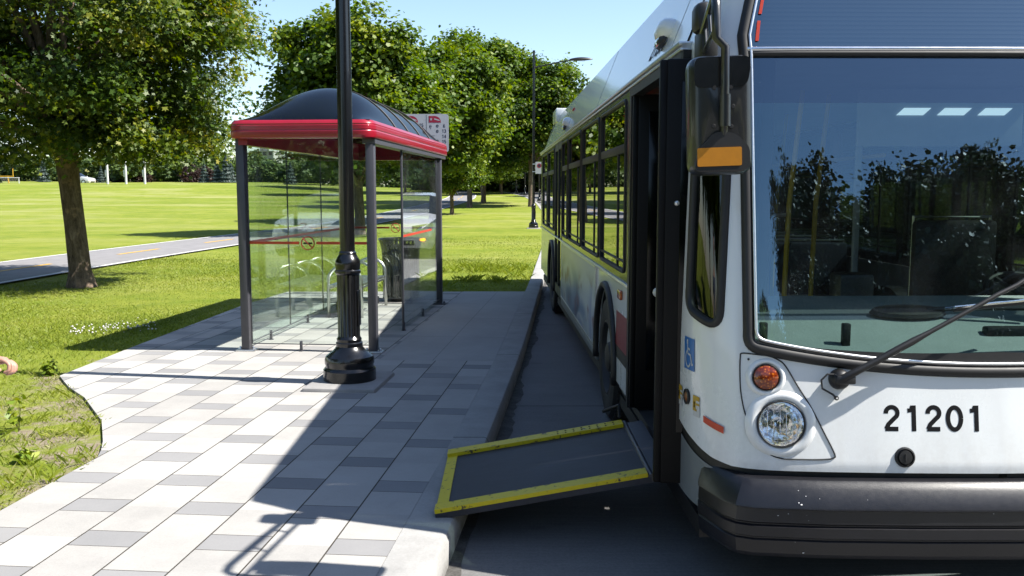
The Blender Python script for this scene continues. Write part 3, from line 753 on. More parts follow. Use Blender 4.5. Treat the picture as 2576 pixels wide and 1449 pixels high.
# lower corner panels and the black gap above them
for mir in (False, True):
    f = (lambda t: 2 * TM - t) if mir else (lambda t: t)
    q = MB()
    def lc(u, v):
        t = .16 + u * .40; z1 = float(np.interp(t, (.16, .4, .56), (.625, .580, .552))); z0 = .355 - .02 * u
        return surf(f(t), z0 + (z1 - z0) * v, -.012)
    q.sheet(lc, 20, 10); q.build('lower_corner_panel', M['grey_paint'], bus, ang=None)
    q = MB(); q.sheet(lambda u, v: surf(f(.15 + u * 1.662), .50 + v * .215, -.018), 50, 2); q.build('panel_gap', M['rubber'], bus, ang=None)

# kerb side: lower panels with wheel arches
def side_fn(x0): return lambda a, b, d: (x0 + d, a, b)
AX1, AX2, WZ, WR = 3.28, 9.48, .485, .56
def arch_poly(y0, y1, z0, z1, ax):
    pts = [(y0, z0), (y0, z1), (y1, z1), (y1, z0)]
    a0 = math.asin((z0 - WZ) / WR) if abs(z0 - WZ) < WR else 0
    return pts + [(ax + WR * math.cos(a), WZ + WR * math.sin(a)) for a in [a0 + (math.pi - 2 * a0) * i / 20 for i in range(21)]]
for sx, x0, d in (('k', 0.0, .03), ('o', WID, -.03)):
    q = MB(); q.prism(arch_poly(2.2 if sx == 'k' else .6, 3.895, .42, 1.165, AX1), side_fn(x0), 0, d); q.build('side_panel', M['white'], bus)
    q = MB(); q.prism(arch_poly(8.96, 12.3, .42, 1.165, AX2), side_fn(x0), 0, d); q.build('side_panel', M['white'], bus)
    q = MB(); q.box(x0, x0 + d, 3.90, 7.74 if sx == 'k' else 8.955, .42, 1.165); q.build('side_panel', M['white'], bus)
    q = MB(); q.box(x0 - (.008 if d > 0 else -.008), x0 + d * .6, 3.86, 7.74 if sx == 'k' else 8.9, .352, .435, 0, .006); q.build('skirt_rail', M['grey_paint'], bus)
    for ax in (AX1, AX2):
        q = MB(); s_ = -1 if d > 0 else 1
        pts = [(x0 + s_ * .012, ax + (WR + .012) * math.cos(a), WZ + (WR + .012) * math.sin(a)) for a in [R(-10 + 200 * i / 28) for i in range(29)]]
        q.tube(pts, .027, 8); q.build('wheel_arch', M['rubber'], bus, ang=None)
        q = MB(); xi = x0 + (.36 if d > 0 else -.36)
        vs = [];
        for i in range(21):
            a = R(180 * i / 20); vs += [(x0 + d * .5, ax + (WR - .004) * math.cos(a), WZ - .1 + (WR + .095) * math.sin(a)), (xi, ax + (WR - .004) * math.cos(a), WZ - .1 + (WR + .095) * math.sin(a))]
        q.add(vs, [(2 * i, 2 * i + 1, 2 * i + 3, 2 * i + 2) for i in range(20)] + [tuple(2 * i + 1 for i in range(21))], 0, False); q.build('wheel_well', M['rubber'], bus, ang=None)
# red stripe and amber marker by the door, small black lower valance
mb = MB(); mb.prism([(2.205, .685), (2.205, .935), (2.70, .935), (2.735, .70), (2.735, .685)], side_fn(-.003), 0, .002); mb.build('red_stripe', M['red_stripe'], bus)
mb = MB(); mb.prism([(2.205, .60), (2.205, .684), (2.73, .684), (2.72, .60)], side_fn(-.004), 0, .002); mb.build('black_stripe', M['black_satin'], bus)
mb = MB(); mb.box(-.022, 0, 2.43, 2.56, 1.035, 1.10, 0, .008); mb.build('side_marker', M['amber'], bus)
mb = MB(); mb.box(-.02, 0, 9.9, 10.0, 1.0, 1.05, 0, .006); mb.build('side_marker', M['amber'], bus)
# advertising panel
ta = NT('advert_print'); vv = ta.coord('Object'); mp = ta.new('ShaderNodeMapping'); mp.inputs['Scale'].default_value = (1, .75, 1.6); ta.link(vv, mp.inputs[0])
n1 = ta.noise(1.3, 2, .4, mp.outputs[0], dist=.8); n2 = ta.noise(2.6, 2, .4, mp.outputs[0])
sx_ = ta.new('ShaderNodeSeparateXYZ'); ta.link(vv, sx_.inputs[0])
cA = ta.ramp(n1, [(.30, (.08, .10, .20)), (.42, (.26, .38, .56)), (.52, (.66, .74, .78)), (.64, (.34, .42, .66)), (.74, (.10, .12, .20))])
cB = ta.mix(ta.smooth(n2, .52, .66), cA, (.24, .14, .18)); cB = ta.mix(ta.smooth(sx_.outputs[2], .86, 1.08), cB, (.62, .66, .58))
ta.set(Base_Color=cB, Roughness=.35); M['ad'] = ta.mat; M['seam'] = mat('seam_grey', (.3, .32, .34), .6)
mb = MB(); mb.box(-.014, 0, 3.93, 7.62, .47, 1.135, 0, .003); ad = mb.build('advert_panel', M['ad'], bus)
mb = MB()
for a, b, c, d in ((3.905, 3.93, .455, 1.15), (7.62, 7.645, .455, 1.15), (3.93, 7.62, 1.135, 1.15), (3.93, 7.62, .455, .47)): mb.box(-.018, 0, a, b, c, d)
mb.build('advert_frame', M['alu'], ad)

# window band
WB0, WB1 = 1.168, 2.425
kwin = [(2.36, 3.70), (3.82, 5.20), (5.32, 6.72), (6.84, 7.68), (9.06, 10.42), (10.54, 11.86)]
owin = [(.95, 2.2)] + kwin[:3] + [(6.84, 8.2), (8.32, 9.9)] + kwin[5:]
for x0, s_, wins, lo in ((0.0, 1, kwin, 2.2), (WID, -1, owin, .75)):
    X = lambda d: x0 + s_ * d
    q = MB()                                                     # black frame band: rails and pillars between the glass
    segs = [(2.2, 7.74), (8.96, 12.45)] if s_ > 0 else [(.75, 12.45)]
    for a, b in segs:
        q.box(X(.0), X(.04), a, b, WB0, WB0 + .065); q.box(X(.0), X(.04), a, b, WB1 - .045, WB1)
        ws_ = [w for w in wins if w[0] >= a and w[1] <= b]
        ys_ = [a] + [e for w in ws_ for e in w] + [b]
        for k in range(0, len(ys_), 2): q.box(X(.0), X(.04), ys_[k], ys_[k + 1], WB0 + .065, WB1 - .045)
    q.build('window_band', M['black'], bus)
    for a, b in wins:
        fr = MB()
        fr.box(X(-.004), X(.02), a, b, 2.035, 2.095, 0, .004)
        z0, z1 = WB0 + .065, WB1 - .045
        P_ = rounded([(a, z0), (b, z0), (b, z1), (a, z1)], .07, 5)
        fr.tube([(X(.0), p, r_) for p, r_ in P_], .014, 6, 0, closed=True)
        ym = a + (b - a) * .30
        fr.box(X(.0), X(.018), ym - .012, ym + .012, z0, 2.04); fr.box(X(-.002), X(.014), a + .02, b - .02, z0 + .06, z0 + .072)
        fo = fr.build('window', M['rubber'], bus)
        g = MB(); g.box(X(.008), X(.014), a, b, z0, z1); g.build('pane', M['side_glass'], fo)
mb = MB(); mb.box(-.012, .03, 2.2, 12.5, 1.145, 1.166, 0, .003); mb.build('belt_rail', M['alu'], bus)
# roof coving, roof, gutters
def roof_p(u, y):
    pr = [(0.035, 2.47), (.15, 2.767), (.26, 3.05), (.33, 3.10), (.6, 3.135), (1.275, 3.16)]
    pr = pr + [(WID - a, b) for a, b in pr[-2::-1]]
    k = u * (len(pr) - 1); i = min(int(k), len(pr) - 2); f = k - i
    return (pr[i][0] * (1 - f) + pr[i + 1][0] * f, y, pr[i][1] * (1 - f) + pr[i + 1][1] * f)
mb = MB(); mb.sheet(lambda u, v: roof_p(u, .75 + v * (LEN - 1.1)), 10, 40, 0, True)
rr_ = mb.build('roof', M['white'], bus, ang=18)
for x0, s_ in ((0, 1), (WID, -1)):
    q = MB(); q.box(x0 - s_ * .022, x0 + s_ * .045, .62, LEN - .2, 2.452, 2.472, 0, .003); q.box(x0 - s_ * .014, x0 + s_ * .04, .62, LEN - .2, 2.428, 2.442, 0, .003); q.box(x0 - s_ * .004, x0 + s_ * .04, .62, LEN - .2, 2.44, 2.455)
    q.build('gutter', M['alu'], bus)
def cove(y, w, off=0.0):       # w 0..1 up the coving on the kerb side
    n_ = Vector((-.58, 0, .225)).normalized(); return Vector((.035 + .225 * w, y, 2.47 + .58 * w)) + n_ * off
def cove_frame(y, w): 
    n_ = Vector((-.58, 0, .225)).normalized(); a = Vector((0, -1, 0)); b = n_.cross(a); p = cove(y, w)
    return Matrix(((a.x, b.x, n_.x, p.x), (a.y, b.y, n_.y, p.y), (a.z, b.z, n_.z, p.z), (0, 0, 0, 1)))
for yy in (1.66, 8.4):                                           # courtesy lamps over the doors
    Fm = cove_frame(yy - .08, .36); q = MB()
    q.lathe([(.15, 0), (.145, .03), (.12, .07), (.07, .095), (.001, .10)], 28, 0, Fm @ Matrix.Diagonal((.92, .50, .75, 1))); h = q.build('door_lamp', M['white'], bus)
    q = MB(); q.lathe([(.10, 0), (.095, .03), (.06, .05), (.001, .055)], 20, 0, Fm @ Matrix.Translation((0, -.066, .012)) @ Matrix.Diagonal((.85, .40, .7, 1))); q.build('lamp_lens', M['lens'], h)
    q = MB(); q.lathe([(.112, 0), (.106, .03), (.07, .053), (.001, .058)], 20, 0, Fm @ Matrix.Translation((0, -.060, .008)) @ Matrix.Diagonal((.92, .44, .7, 1))); q.build('lamp_rim', M['rubber'], h)
mb = MB(); Fm = cove_frame(1.98, .17)
stroke_mesh(mb, stroke_glyphs('21201', .135, .095, .027), .027, lambda a, b, k: tuple(Fm @ Vector((a, b, .003 + k * .0002))))
mb.build('roof_number', M['digits'], bus, ang=None, fix=False)
mb = MB(); mb.box(-.32, .32, -.018, .018, -.01, .022, 0, .006, cove_frame(1.05, .86)); mb.build('roof_strip', M['grey_paint'], bus)
mb = MB(); mb.box(-.10, .10, -.022, .022, -.01, .03, 0, .008, cove_frame(.66, .62)); mb.build('roof_marker', M['red_mark'], bus)
mb = MB(); mb.box(-.05, .05, -.02, .02, -.01, .02, 0, .005, cove_frame(8.05, .62)); mb.build('roof_marker', M['red_mark'], bus)
mb = MB()
for yy in (1.20, 4.6, 8.9, 11.2):
    mb = MB(); mb.box(-.003, .003, -.30, .30, -.004, .0015, 0, 0, cove_frame(yy, .5)); mb.build('coving_seam', M['seam'], bus)
mb = MB(); mb.box(.19, 2.36, 11.5, 12.3, 2.95, 3.17, 0, .02); mb.build('roof_unit', M['white'], bus)
# rear end
mb = MB()
def rear(u, v):
    pr = [(0, 12.3), (.0, 12.5), (.05, 12.66), (.2, 12.74), (1.275, 12.78), (2.35, 12.74), (2.5, 12.66), (2.55, 12.5), (2.55, 12.3)]
    k = u * 8; i = min(7, int(k)); f = k - i; x = pr[i][0] * (1 - f) + pr[i + 1][0] * f; y = pr[i][1] * (1 - f) + pr[i + 1][1] * f
    z = .40 + v * 2.66; ins = float(np.interp(z, (0, 2.45, 3.06), (0, .03, .25))); x = x + ins * (1 - x / 1.275); return (x, y - (.12 if z > 2.6 else 0), z)
mb.sheet(rear, 48, 24, 0, True); mb.build('rear_body', M['white'], bus, ang=30)
mb = MB(); mb.box(.29, 2.26, 12.0, 12.62, 3.02, 3.075, 0, .02); mb.build('roof_end', M['white'], bus)

# front doorway: posts, header, leaves, handle, ramp
mb = MB(); mb.box(-.006, .06, 2.13, 2.2, .36, 2.43); mb.box(-.004, .07, .60, .625, .36, 2.43); mb.box(-.006, .06, .625, 2.13, 2.375, 2.43); mb.build('door_frame', M['black_satin'], bus)
def leaf(y0, xo, xi, th, nm):
    q = MB(); q.box(xo, xi, y0, y0 + th, .365, 2.385, 0, .012); o = q.build('door_leaf', M['door_black'], bus)
    q = MB(); q.box(xo + .07, xi - .06, y0 - .004, y0 + th + .004, .62, 2.28, 0, .003); q.build('pane', M['door_glass'], o)
    q = MB(); q.box(xo - .03, xo + .006, y0 + .004, y0 + th - .004, .37, 2.38, 0, .008); q.build('door_seal', M['door_black'], o); return o
M['door_glass'] = mat('dark_door_glass', (.003, .004, .004), .12, var=.1, spec=.3)
l1 = leaf(.56, -.085, .42, .045, 'f'); l2 = leaf(2.07, .03, .50, .045, 'r')
mb = MB(); mb.tube([(-.02, .60, 1.26), (-.035, .72, 1.265), (-.03, 1.0, 1.25)], [.022, .024, .026], 12); mb.build('grab_handle', M['white_stk'], l1)
mb = MB(); mb.lathe([(.013, 0), (.011, .008), (.001, .011)], 12, 0, Matrix.Translation((-.03, .558, 1.72)) @ Matrix.Rotation(R(90), 4, 'X')); mb.build('rivet', M['alu'], l1)
# ramp, in world coordinates turned into the bus frame
bus_inv = (Matrix.Translation(bus.location) @ Matrix.Rotation(-math.atan(BA), 4, 'Z')).inverted()
RO = Vector((-.385, 4.325, .170)); RI = Vector((.70, 4.36, .352)); RW = Vector((-.005, 1.06, 0.0))
rx = (RI - RO); ry = RW; rn = rx.cross(ry).normalized()
def rp(u, v, h=0): return bus_inv @ (RO + rx * u + ry * v + rn * h)
mb = MB(); mb.prism([(0, 0), (1, 0), (1, 1), (0, 1)], lambda a, b, d: rp(a, b, d), -.03, .0, 0); rmp = mb.build('wheelchair_ramp', M['ramp'] if 'ramp' in M else M['rubber'], bus)
tr_ = NT('ramp_tread'); v_ = tr_.coord(); f_ = tr_.noise(160, 3, .8, v_); sc = tr_.new('ShaderNodeMapping'); sc.inputs['Scale'].default_value = (4, 40, 4); tr_.link(v_, sc.inputs[0])
w_ = tr_.noise(1.0, 4, .7, sc.outputs[0]); b_ = tr_.noise(2.2, 4, .6, v_)
tr_.set(Base_Color=tr_.ramp(tr_.m('ADD', tr_.m('MULTIPLY', w_, .5), tr_.m('MULTIPLY', b_, .5)), [(.36, (.014, .015, .022)), (.62, (.040, .043, .060)), (.74, (.12, .12, .14))]), Roughness=.55); tr_.bump(f_, .5, .003)
rmp.data.materials[0] = tr_.mat
ty = NT('worn_yellow_paint'); v_ = ty.coord(); wn2 = ty.noise(26, 6, .75, v_, dist=.3); wn3 = ty.noise(3, 3, .6, v_)
ty.set(Base_Color=ty.mix(ty.smooth(ty.m('ADD', wn2, ty.m('MULTIPLY', wn3, .35)), .74, .82), (.98, .76, .006), (.06, .045, .03)), Roughness=.5); M['ramp_yel'] = ty.mat
mb = MB()
def strip(u0, u1, v0, v1, h0, h1): mb.prism([(u0, v0), (u1, v0), (u1, v1), (u0, v1)], lambda a, b, d: rp(a, b, d), h0, h1)
strip(.0, .985, 0.0, .085, .001, .022); strip(.0, .985, .905, 1.0, .001, .022); strip(.0, .055, .085, .905, .001, .005); mb.build('yellow_edge', M['ramp_yel'], rmp)
mb = MB()
for k in range(16):
    u = .62 + (k // 2) * .045 if k < 16 else 0; v_k = .93 if k % 2 else .97
    mb = MB(); mb.lathe([(.006, .0), (.005, .003), (.0005, .004)], 8, 0, Matrix.Translation(rp(u, v_k, .022))); mb.build('bolt', M['rubber'], rmp)
mb = MB(); P0 = rp(1, 0, 0); P1 = rp(1, 1, 0); mb.tube([P0, P1], .014, 10); mb.prism([(1.0, 0), (1.10, 0), (1.10, 1), (1.0, 1)], lambda a, b, d: rp(a, b, d), -.03, -.004); mb.build('ramp_hinge', M['grey_post'], rmp)
mb = MB(); mb.tube([rp(.98, 1.02, .03), rp(.99, 1.05, .10), rp(.90, 1.12, .06)], .012, 8); mb.build('ramp_link', M['rim'], rmp)

# inside
mb = MB(); mb.box(.06, 2.5, .62, 12.4, .30, .352); mb.build('floor', M['floor'], bus)
mb = MB(); mb.box(.06, 2.5, .95, 12.35, 2.44, 2.46); mb.build('ceiling', M['interior'], bus)
mb = MB(); mb.box(.05, 2.5, .3, 12.5, .20, .29); mb.build('underframe', M['rubber'], bus)
mb = MB(); mb.box(.04, .06, 2.2, 12.3, .35, 1.16); mb.box(2.49, 2.52, .62, 12.3, .35, 1.16); mb.box(.06, 2.5, 12.30, 12.34, .35, 2.44); mb.build('interior_lining', M['interior'], bus)
mb = MB()
def dash(u, v):
    t = .68 + u * (2 * TM - 1.36); p = Vector(surf(t, 1.06, -.05)); q = p.lerp(Vector((p.x, .82, 0)), v)
    z = 1.095 + .155 * v + .02 * math.sin(v * math.pi); return (q.x, q.y, z - .02 * (1 - v) * (1 - (2 * u - 1) ** 2))
mb.sheet(dash, 50, 14, 0, True); mb.box(.28, 2.27, .80, .84, .60, 1.24); db = mb.build('dashboard', M['dash'], bus, ang=50)
mb = MB()
for cx_, cy_ in ((.30, .235), (.655, .20)):
    mb = MB(); mb.box(cx_ - .018, cx_ + .018, cy_, cy_ + .03, 1.10, 1.20, 0, .006); mb.build('demister_bracket', M['black_satin'], db)
mb = MB(); mb.lathe([(.13, 0), (.12, .018), (.001, .022)], 28, 0, Matrix.Translation((1.06, .50, 1.205)) @ Matrix.Rotation(R(14), 4, 'X') @ Matrix.Diagonal((1.4, .55, 1, 1))); mb.build('speaker_cover', M['rubber'], db)
mb = MB(); mb.box(1.32, 2.1, .28, .33, 1.12, 1.17, 0, .01); mb.tube([(1.15, .5, 1.22), (1.3, .45, 1.235), (1.6, .40, 1.24)], .012, 8); mb.build('dash_tray', M['black_satin'], db)
ctr = Matrix.Translation((1.95, .98, 1.22)) @ Matrix.Rotation(R(28), 4, 'X')
mb = MB(); mb.tube([ctr @ Vector((.23 * math.cos(a), .23 * math.sin(a), 0)) for a in [i * math.pi / 16 for i in range(32)]], .015, 8, closed=True)
for a in (0, 2.1, 4.2): mb.tube([ctr @ Vector((0, 0, -.03)), ctr @ Vector((.22 * math.cos(a), .22 * math.sin(a), 0))], .013, 6)
mb.tube([ctr @ Vector((0, 0, 0)), ctr @ Vector((0, 0, -.5))], .035, 10); mb.build('steering_wheel', M['rubber'], bus)
def seat_mesh(w, m, nm, x, y, z=.35, hi=.95):
    q = MB(); q.box(x, x + w, y, y + .44, z + .38, z + .46, 0, .04); q.box(x, x + w, y + .40, y + .47, z + .42, z + hi, 0, .03); q.box(x + w * .3, x + w * .7, y + .12, y + .36, z, z + .38, 0, .01)
    q.tube([(x + .02, y + .47, z + .5), (x + .02, y + .47, z + hi + .02), (x + w - .02, y + .47, z + hi + .02), (x + w - .02, y + .47, z + .5)], .012, 6, 1)
    return q.build(nm, [m, M['steel']], bus)
seat_mesh(.52, M['rubber'], 'driver_seat', 1.70, 1.40, .55, 1.05)
for yy in (4.3, 5.1, 5.9, 6.8, 9.7, 10.6, 11.4):
    if not 7.2 < yy < 9.2: seat_mesh(.86, M['seat'], 'passenger_seat', .10, yy)
    seat_mesh(.86, M['seat'], 'passenger_seat', 1.60, yy)
for x, y0, yel in ((1.06, 2.30, 1), (1.33, 2.55, 1), (1.0, 4.1, 1), (1.55, 4.1, 1), (1.0, 6.6, 0), (1.55, 6.6, 0), (.95, 9.3, 0)):
    q = MB(); q.tube([(x, y0, .35), (x + .01, y0, 1.15), (x + .03, y0 + .02, 1.7), (x + .10, y0 + .03, 2.44)], .017, 8); q.build('grab_pole', M['yel_pole'] if yel else M['steel'], bus)
for yy, zz in ((2.30, 1.62), (2.30, 1.50)):
    q = MB(); q.tube([(.80, yy, zz - .6), (.80, yy, zz - .04), (.84, yy, zz), (1.06, yy, zz)], .013, 8); q.build('grab_rail', M['steel'], bus)
for x in (.75, 1.75):
    q = MB(); q.tube([(x, 2.4, 2.02), (x, 12, 2.02)], .015, 8); q.build('ceiling_rail', M['yel_pole'], bus)
mb = MB(); mb.box(1.42, 2.48, 2.05, 2.08, 2.06, 2.42, 0, .01); mb.box(1.42, 1.46, 2.05, 2.08, .35, 2.06, 0, .008); pt = mb.build('driver_partition', M['interior'], bus)
for k in range(3):
    q = MB(); q.prism([(1.66 + k * .26, 2.255), (1.83 + k * .26, 2.255), (1.88 + k * .26, 2.30), (1.71 + k * .26, 2.30)], lambda a, b, d: (a, 2.05 - d, b), .004, .012); q.build('reflection_bar', M['slot'] if 'slot' in M else emis('glowing_reflection', (.75, .9, 1.0), .30), pt)  # added glowing bars stand in for pale reflections in the windscreen
mb = MB(); mb.box(.9, 1.0, .85, .93, .35, 1.30, 0, .02); mb.box(.86, 1.04, .82, .98, 1.0, 1.36, 0, .02); mb.build('fare_box', M['black_satin'], bus)
# orange route letters in the first side window
mb = MB(); rg = random.Random(3)
for i in range(9):
    for j in range(7):
        if rg.random() < .62: mb.box(.016, .022, 2.44 + i * .02, 2.452 + i * .02, 2.20 + j * .018, 2.211 + j * .018)
mb.build('side_route_display', emis('orange_led', (1.0, .12, .01), .7), bus)
# far side doors etc: rear door on kerb side
mb = MB()
for a, b in ((7.745, 7.80), (8.90, 8.955), (8.32, 8.38)): mb.box(-.004, .05, a, b, .40, 2.425)
mb.box(-.002, .05, 7.80, 8.90, 2.33, 2.425); mb.box(-.002, .05, 7.80, 8.90, .40, .52); rd = mb.build('rear_door', M['black_satin'], bus)
for a, b in ((7.80, 8.32), (8.38, 8.90)):
    q = MB(); q.box(.012, .02, a, b, .52, 2.33); q.build('pane', M['side_glass'], rd)
# wheels
def wheel(x, y, s_):
    Mx = Matrix.Translation((x, y, WZ)) @ Matrix.Rotation(R(-90 * s_), 4, 'Y')
    q = MB(); q.lathe([(.29, .0), (.31, .012), (.40, .018), (.455, .006), (.480, -.03), (.485, -.10), (.485, -.17), (.480, -.24), (.45, -.28), (.30, -.27)], 48, 0, Mx)
    for k in range(48):
        a = 2 * math.pi * k / 48; q.box(.478, .489, -.014, .014, -.25, -.02, 0, 0, Mx @ Matrix.Rotation(a, 4, 'Z'))
    w = q.build('wheel', M['tyre'], bus)
    q = MB(); q.lathe([(.295, .004), (.28, .01), (.27, -.02), (.25, -.07), (.17, -.085), (.13, -.04), (.11, .0), (.08, .012), (.001, .014)], 36, 0, Mx)
    for k in range(10): a = 2 * math.pi * k / 10; q.lathe([(.016, -.09), (.016, -.045), (.001, -.04)], 8, 0, Mx @ Matrix.Translation((.20 * math.cos(a), .20 * math.sin(a), 0)))
    q.build('rim', M['rim'], w)
for y in (AX1, AX2): wheel(.012, y, 1); wheel(WID - .012, y, -1)

# wing mirror on its arm
def bl(p): return bus_inv @ Vector(p)
mc = at(1811, 291, 3.42); mbx = bl(mc)
MF = Matrix.Translation(mbx) @ Matrix.Rotation(R(-4), 4, 'Z') @ Matrix.Rotation(R(-2), 4, 'Y')
Wm, Hm = .118, .222
def rr_loop(w, h, r, y, n=6, dz=0):
    P_ = rounded([(-w, -h), (w, -h), (w, h), (-w, h)], r, n); return [(a, y, b + dz) for a, b in P_]
loops = [rr_loop(Wm * .93, Hm * .965, .05, .075), rr_loop(Wm, Hm, .05, .06), rr_loop(Wm, Hm, .05, .02), rr_loop(Wm * .97, Hm * .985, .05, -.02), rr_loop(Wm * .88, Hm * .94, .05, -.045), rr_loop(Wm * .70, Hm * .86, .05, -.055)]
mb = MB(); n = len(loops[0]); vs = [p for l_ in loops for p in l_]
fs = [(j * n + i, j * n + (i + 1) % n, (j + 1) * n + (i + 1) % n, (j + 1) * n + i) for j in range(len(loops) - 1) for i in range(n)] + [tuple(range(n))[::-1], tuple((len(loops) - 1) * n + i for i in range(n))]
mb.add(vs, fs, 0, True, MF); mir = mb.build('wing_mirror', M['mirror_pl'], bus, ang=45)
mb = MB(); q_ = rounded([(-.103, -.010), (.090, -.010), (.103, .055), (.10, .10), (-.10, .10), (-.103, .05)], .03, 5)
mb.prism([(a, b + .110) for a, b in q_], lambda a, b, d: tuple(MF @ Vector((a, d, b))), -.059, -.03); mb.build('mirror_recess', M['black'], mir)
mb = MB(); q_ = rounded([(-.110, -.205), (.093, -.205), (.093, -.125), (.045, -.075), (.012, -.065), (-.035, -.065), (-.095, -.125)], .02, 5)
mb.prism(q_, lambda a, b, d: tuple(MF @ Vector((a, d, b))), -.085, -.03); mb.build('mirror_foot', M['rubber'], mir)
mb = MB(); q_ = rounded([(-.100, -.190), (.062, -.190), (.062, -.122), (-.100, -.122)], .006, 3)
mb.prism(q_, lambda a, b, d: tuple(MF @ Vector((a, d, b))), -.091, -.085); mb.build('amber_reflector', M['orange_refl'], mir)
mb = MB(); mb.prism(rounded([(-.10, -.20), (.10, -.20), (.10, .20), (-.10, .20)], .04, 5), lambda a, b, d: tuple(MF @ Vector((a, d, b))), .076, .079); mb.build('mirror_glass', mat('mirror_silver', (.85, .86, .87), .02, metal=1.0, var=.0), mir)
mb = MB()
for a, b in ((-.030, .098), (.030, .098), (.038, .028), (-.034, -.042), (.03, -.045)):
    mb = MB(); mb.lathe([(.0085, 0), (.007, .004), (.0005, .004)], 10, 0, MF @ Matrix.Translation((a, -.056, b)) @ Matrix.Rotation(R(90), 4, 'X')); mb.build('screw', M['rubber'], mir)
mb = MB(); A0 = Vector((.004, -.075, -.075)); 
P_ = [MF @ Vector(p) for p in ((.0, -.07, -.10), (.002, -.082, .0), (.004, -.088, .12), (.006, -.088, .24))] + [bl(at(1802, 95, 3.33)), bl(at(1802, 18, 3.335)), bl(at(1801, -6, 3.36)), bl(at(1797, -8, 3.42)), bl(at(1780, 45, 3.75)), bl(at(1765, 92, 4.02))]
mb.tube(P_, [.012, .017, .0165] + [.0165] * 7, 12); mb.tube([MF @ Vector((.003, -.085, -.045)), MF @ Vector((.004, -.088, .07))], .021, 12)
mb.tube([bl(at(1803, 68, 3.335)), bl(at(1785, 103, 3.68)), bl(at(1768, 140, 4.02))], .011, 8)
for f_ in (.35, .7): mb.tube([bl(at(1797, -8, 3.42)).lerp(bl(at(1765, 92, 4.02)), f_), bl(at(1803, 68, 3.335)).lerp(bl(at(1768, 140, 4.02)), f_)], .008, 6)
mb.build('mirror_arm', M['mirror_pl'], mir, ang=60)
br = at(1764, 90, 4.02); q_ = bl(br)
mb = MB(); mb.box(q_.x - .022, q_.x + .055, q_.y - .10, q_.y + .05, q_.z - .13, q_.z + .02, 0, .02); mb.box(q_.x - .045, q_.x + .035, q_.y - .11, q_.y + .02, q_.z + .0, q_.z + .13, 0, .03); mb.build('mirror_bracket', M['black_satin'], mir)
#PART3
# ------------------------------------------------------------------ bus shelter
sh = thing('bus_shelter', 'glass bus shelter with red fascia and dark domed roof on the paving', 'bus shelter', (-2.726, 9.09, .15), KANG)
SU, SV, FZ = 1.325, 3.985, 2.15
for u, v in ((0, 0), (SU, 0), (SU, SV), (0, SV)):
    q = MB(); q.box(u - .043, u + .043, v - .043, v + .043, .02, FZ + .02, 0, .008); p = q.build('post', M['grey_post'], sh)
    q = MB(); q.box(u - .10, u + .10, v - .065, v + .065, .0, .02, 0, .005)
    for dx in (-.07, .07): q.lathe([(.016, .02), (.016, .032), (.008, .045), (.001, .046)], 8, 0, Matrix.Translation((u + dx, v, 0)))
    q.build('base_plate', M['alu'] if v == 0 else M['grey_post'], p)
def pane(u0, v0, u1, v1, nm='glass_panel', feet=()):
    L_ = math.hypot(u1 - u0, v1 - v0); a = math.atan2(v1 - v0, u1 - u0); Mx = Matrix.Translation((u0, v0, 0)) @ Matrix.Rotation(a, 4, 'Z')
    q = MB(); q.box(0, L_, -.005, .005, .075, FZ - .01, 0, 0, Mx); g = q.build(nm, M['shelter_glass'], sh)
    q = MB(); q.box(0, L_, -.007, .007, .069, .077, 0, 0, Mx); q.box(-.004, .004, -.007, .007, .07, FZ, 0, 0, Mx); q.build('edge_strip', M['grey_post'], g)
    for k in feet:
        q = MB(); q.box(L_ * k - .012, L_ * k + .012, -.014, .014, .0, .105, 0, .004, Mx); q.lathe([(.028, 0), (.028, .008), (.001, .009)], 10, 0, Mx @ Matrix.Translation((L_ * k, 0, 0))); q.build('glass_clamp', M['grey_post'], g)
    return g, Mx, L_
def band(g, Mx, L_, a, b):
    q = MB(); q.box(a, b, -.0068, .0068, 1.098, 1.124, 0, 0, Mx); q.build('red_band', M['red_mark'], g)
def smoke_sign(g, Mx, c):
    q = MB()
    for s_ in (-1, 1):
        f = Mx @ Matrix.Translation((c, s_ * .0062, 1.108)) @ Matrix.Rotation(R(90), 4, 'X')
        q.tube([f @ Vector((.066 * math.cos(i * math.pi / 16), .066 * math.sin(i * math.pi / 16), 0)) for i in range(32)], .0042, 6, 0, closed=True)
        q.tube([f @ Vector((-.052, .052, 0)), f @ Vector((.052, -.052, 0))], .0055, 6)
        q.box(-.045, .045, -.008, .008, -.0016, .0016, 1, 0, f)
    q.build('no_smoking_sign', [M['red_mark'], M['digits']], g)
g, Mx, L_ = pane(.05, .02, SU - .05, .02, feet=(.42,)); band(g, Mx, L_, .0, .52); band(g, Mx, L_, .70, L_); smoke_sign(g, Mx, .61)
for k in range(3):
    v0, v1 = .05 + k * 1.30, .05 + (k + 1) * 1.295
    g, Mx, L_ = pane(0, v0, 0, v1, feet=(.5,)); band(g, Mx, L_, 0, L_)
g, Mx, L_ = pane(.05, SV, SU - .05, SV, feet=(.3, .7)); band(g, Mx, L_, 0, .55); band(g, Mx, L_, .73, L_); smoke_sign(g, Mx, .64)
g, Mx, L_ = pane(SU, 1.46, SU, SV - .05, feet=(.01, .5)); band(g, Mx, L_, 0, 1.9)
mb = MB(); mb.box(SU - .012, SU + .012, 1.44, 1.47, 0, FZ, 0, .003); mb.build('glass_stop', M['grey_post'], sh)
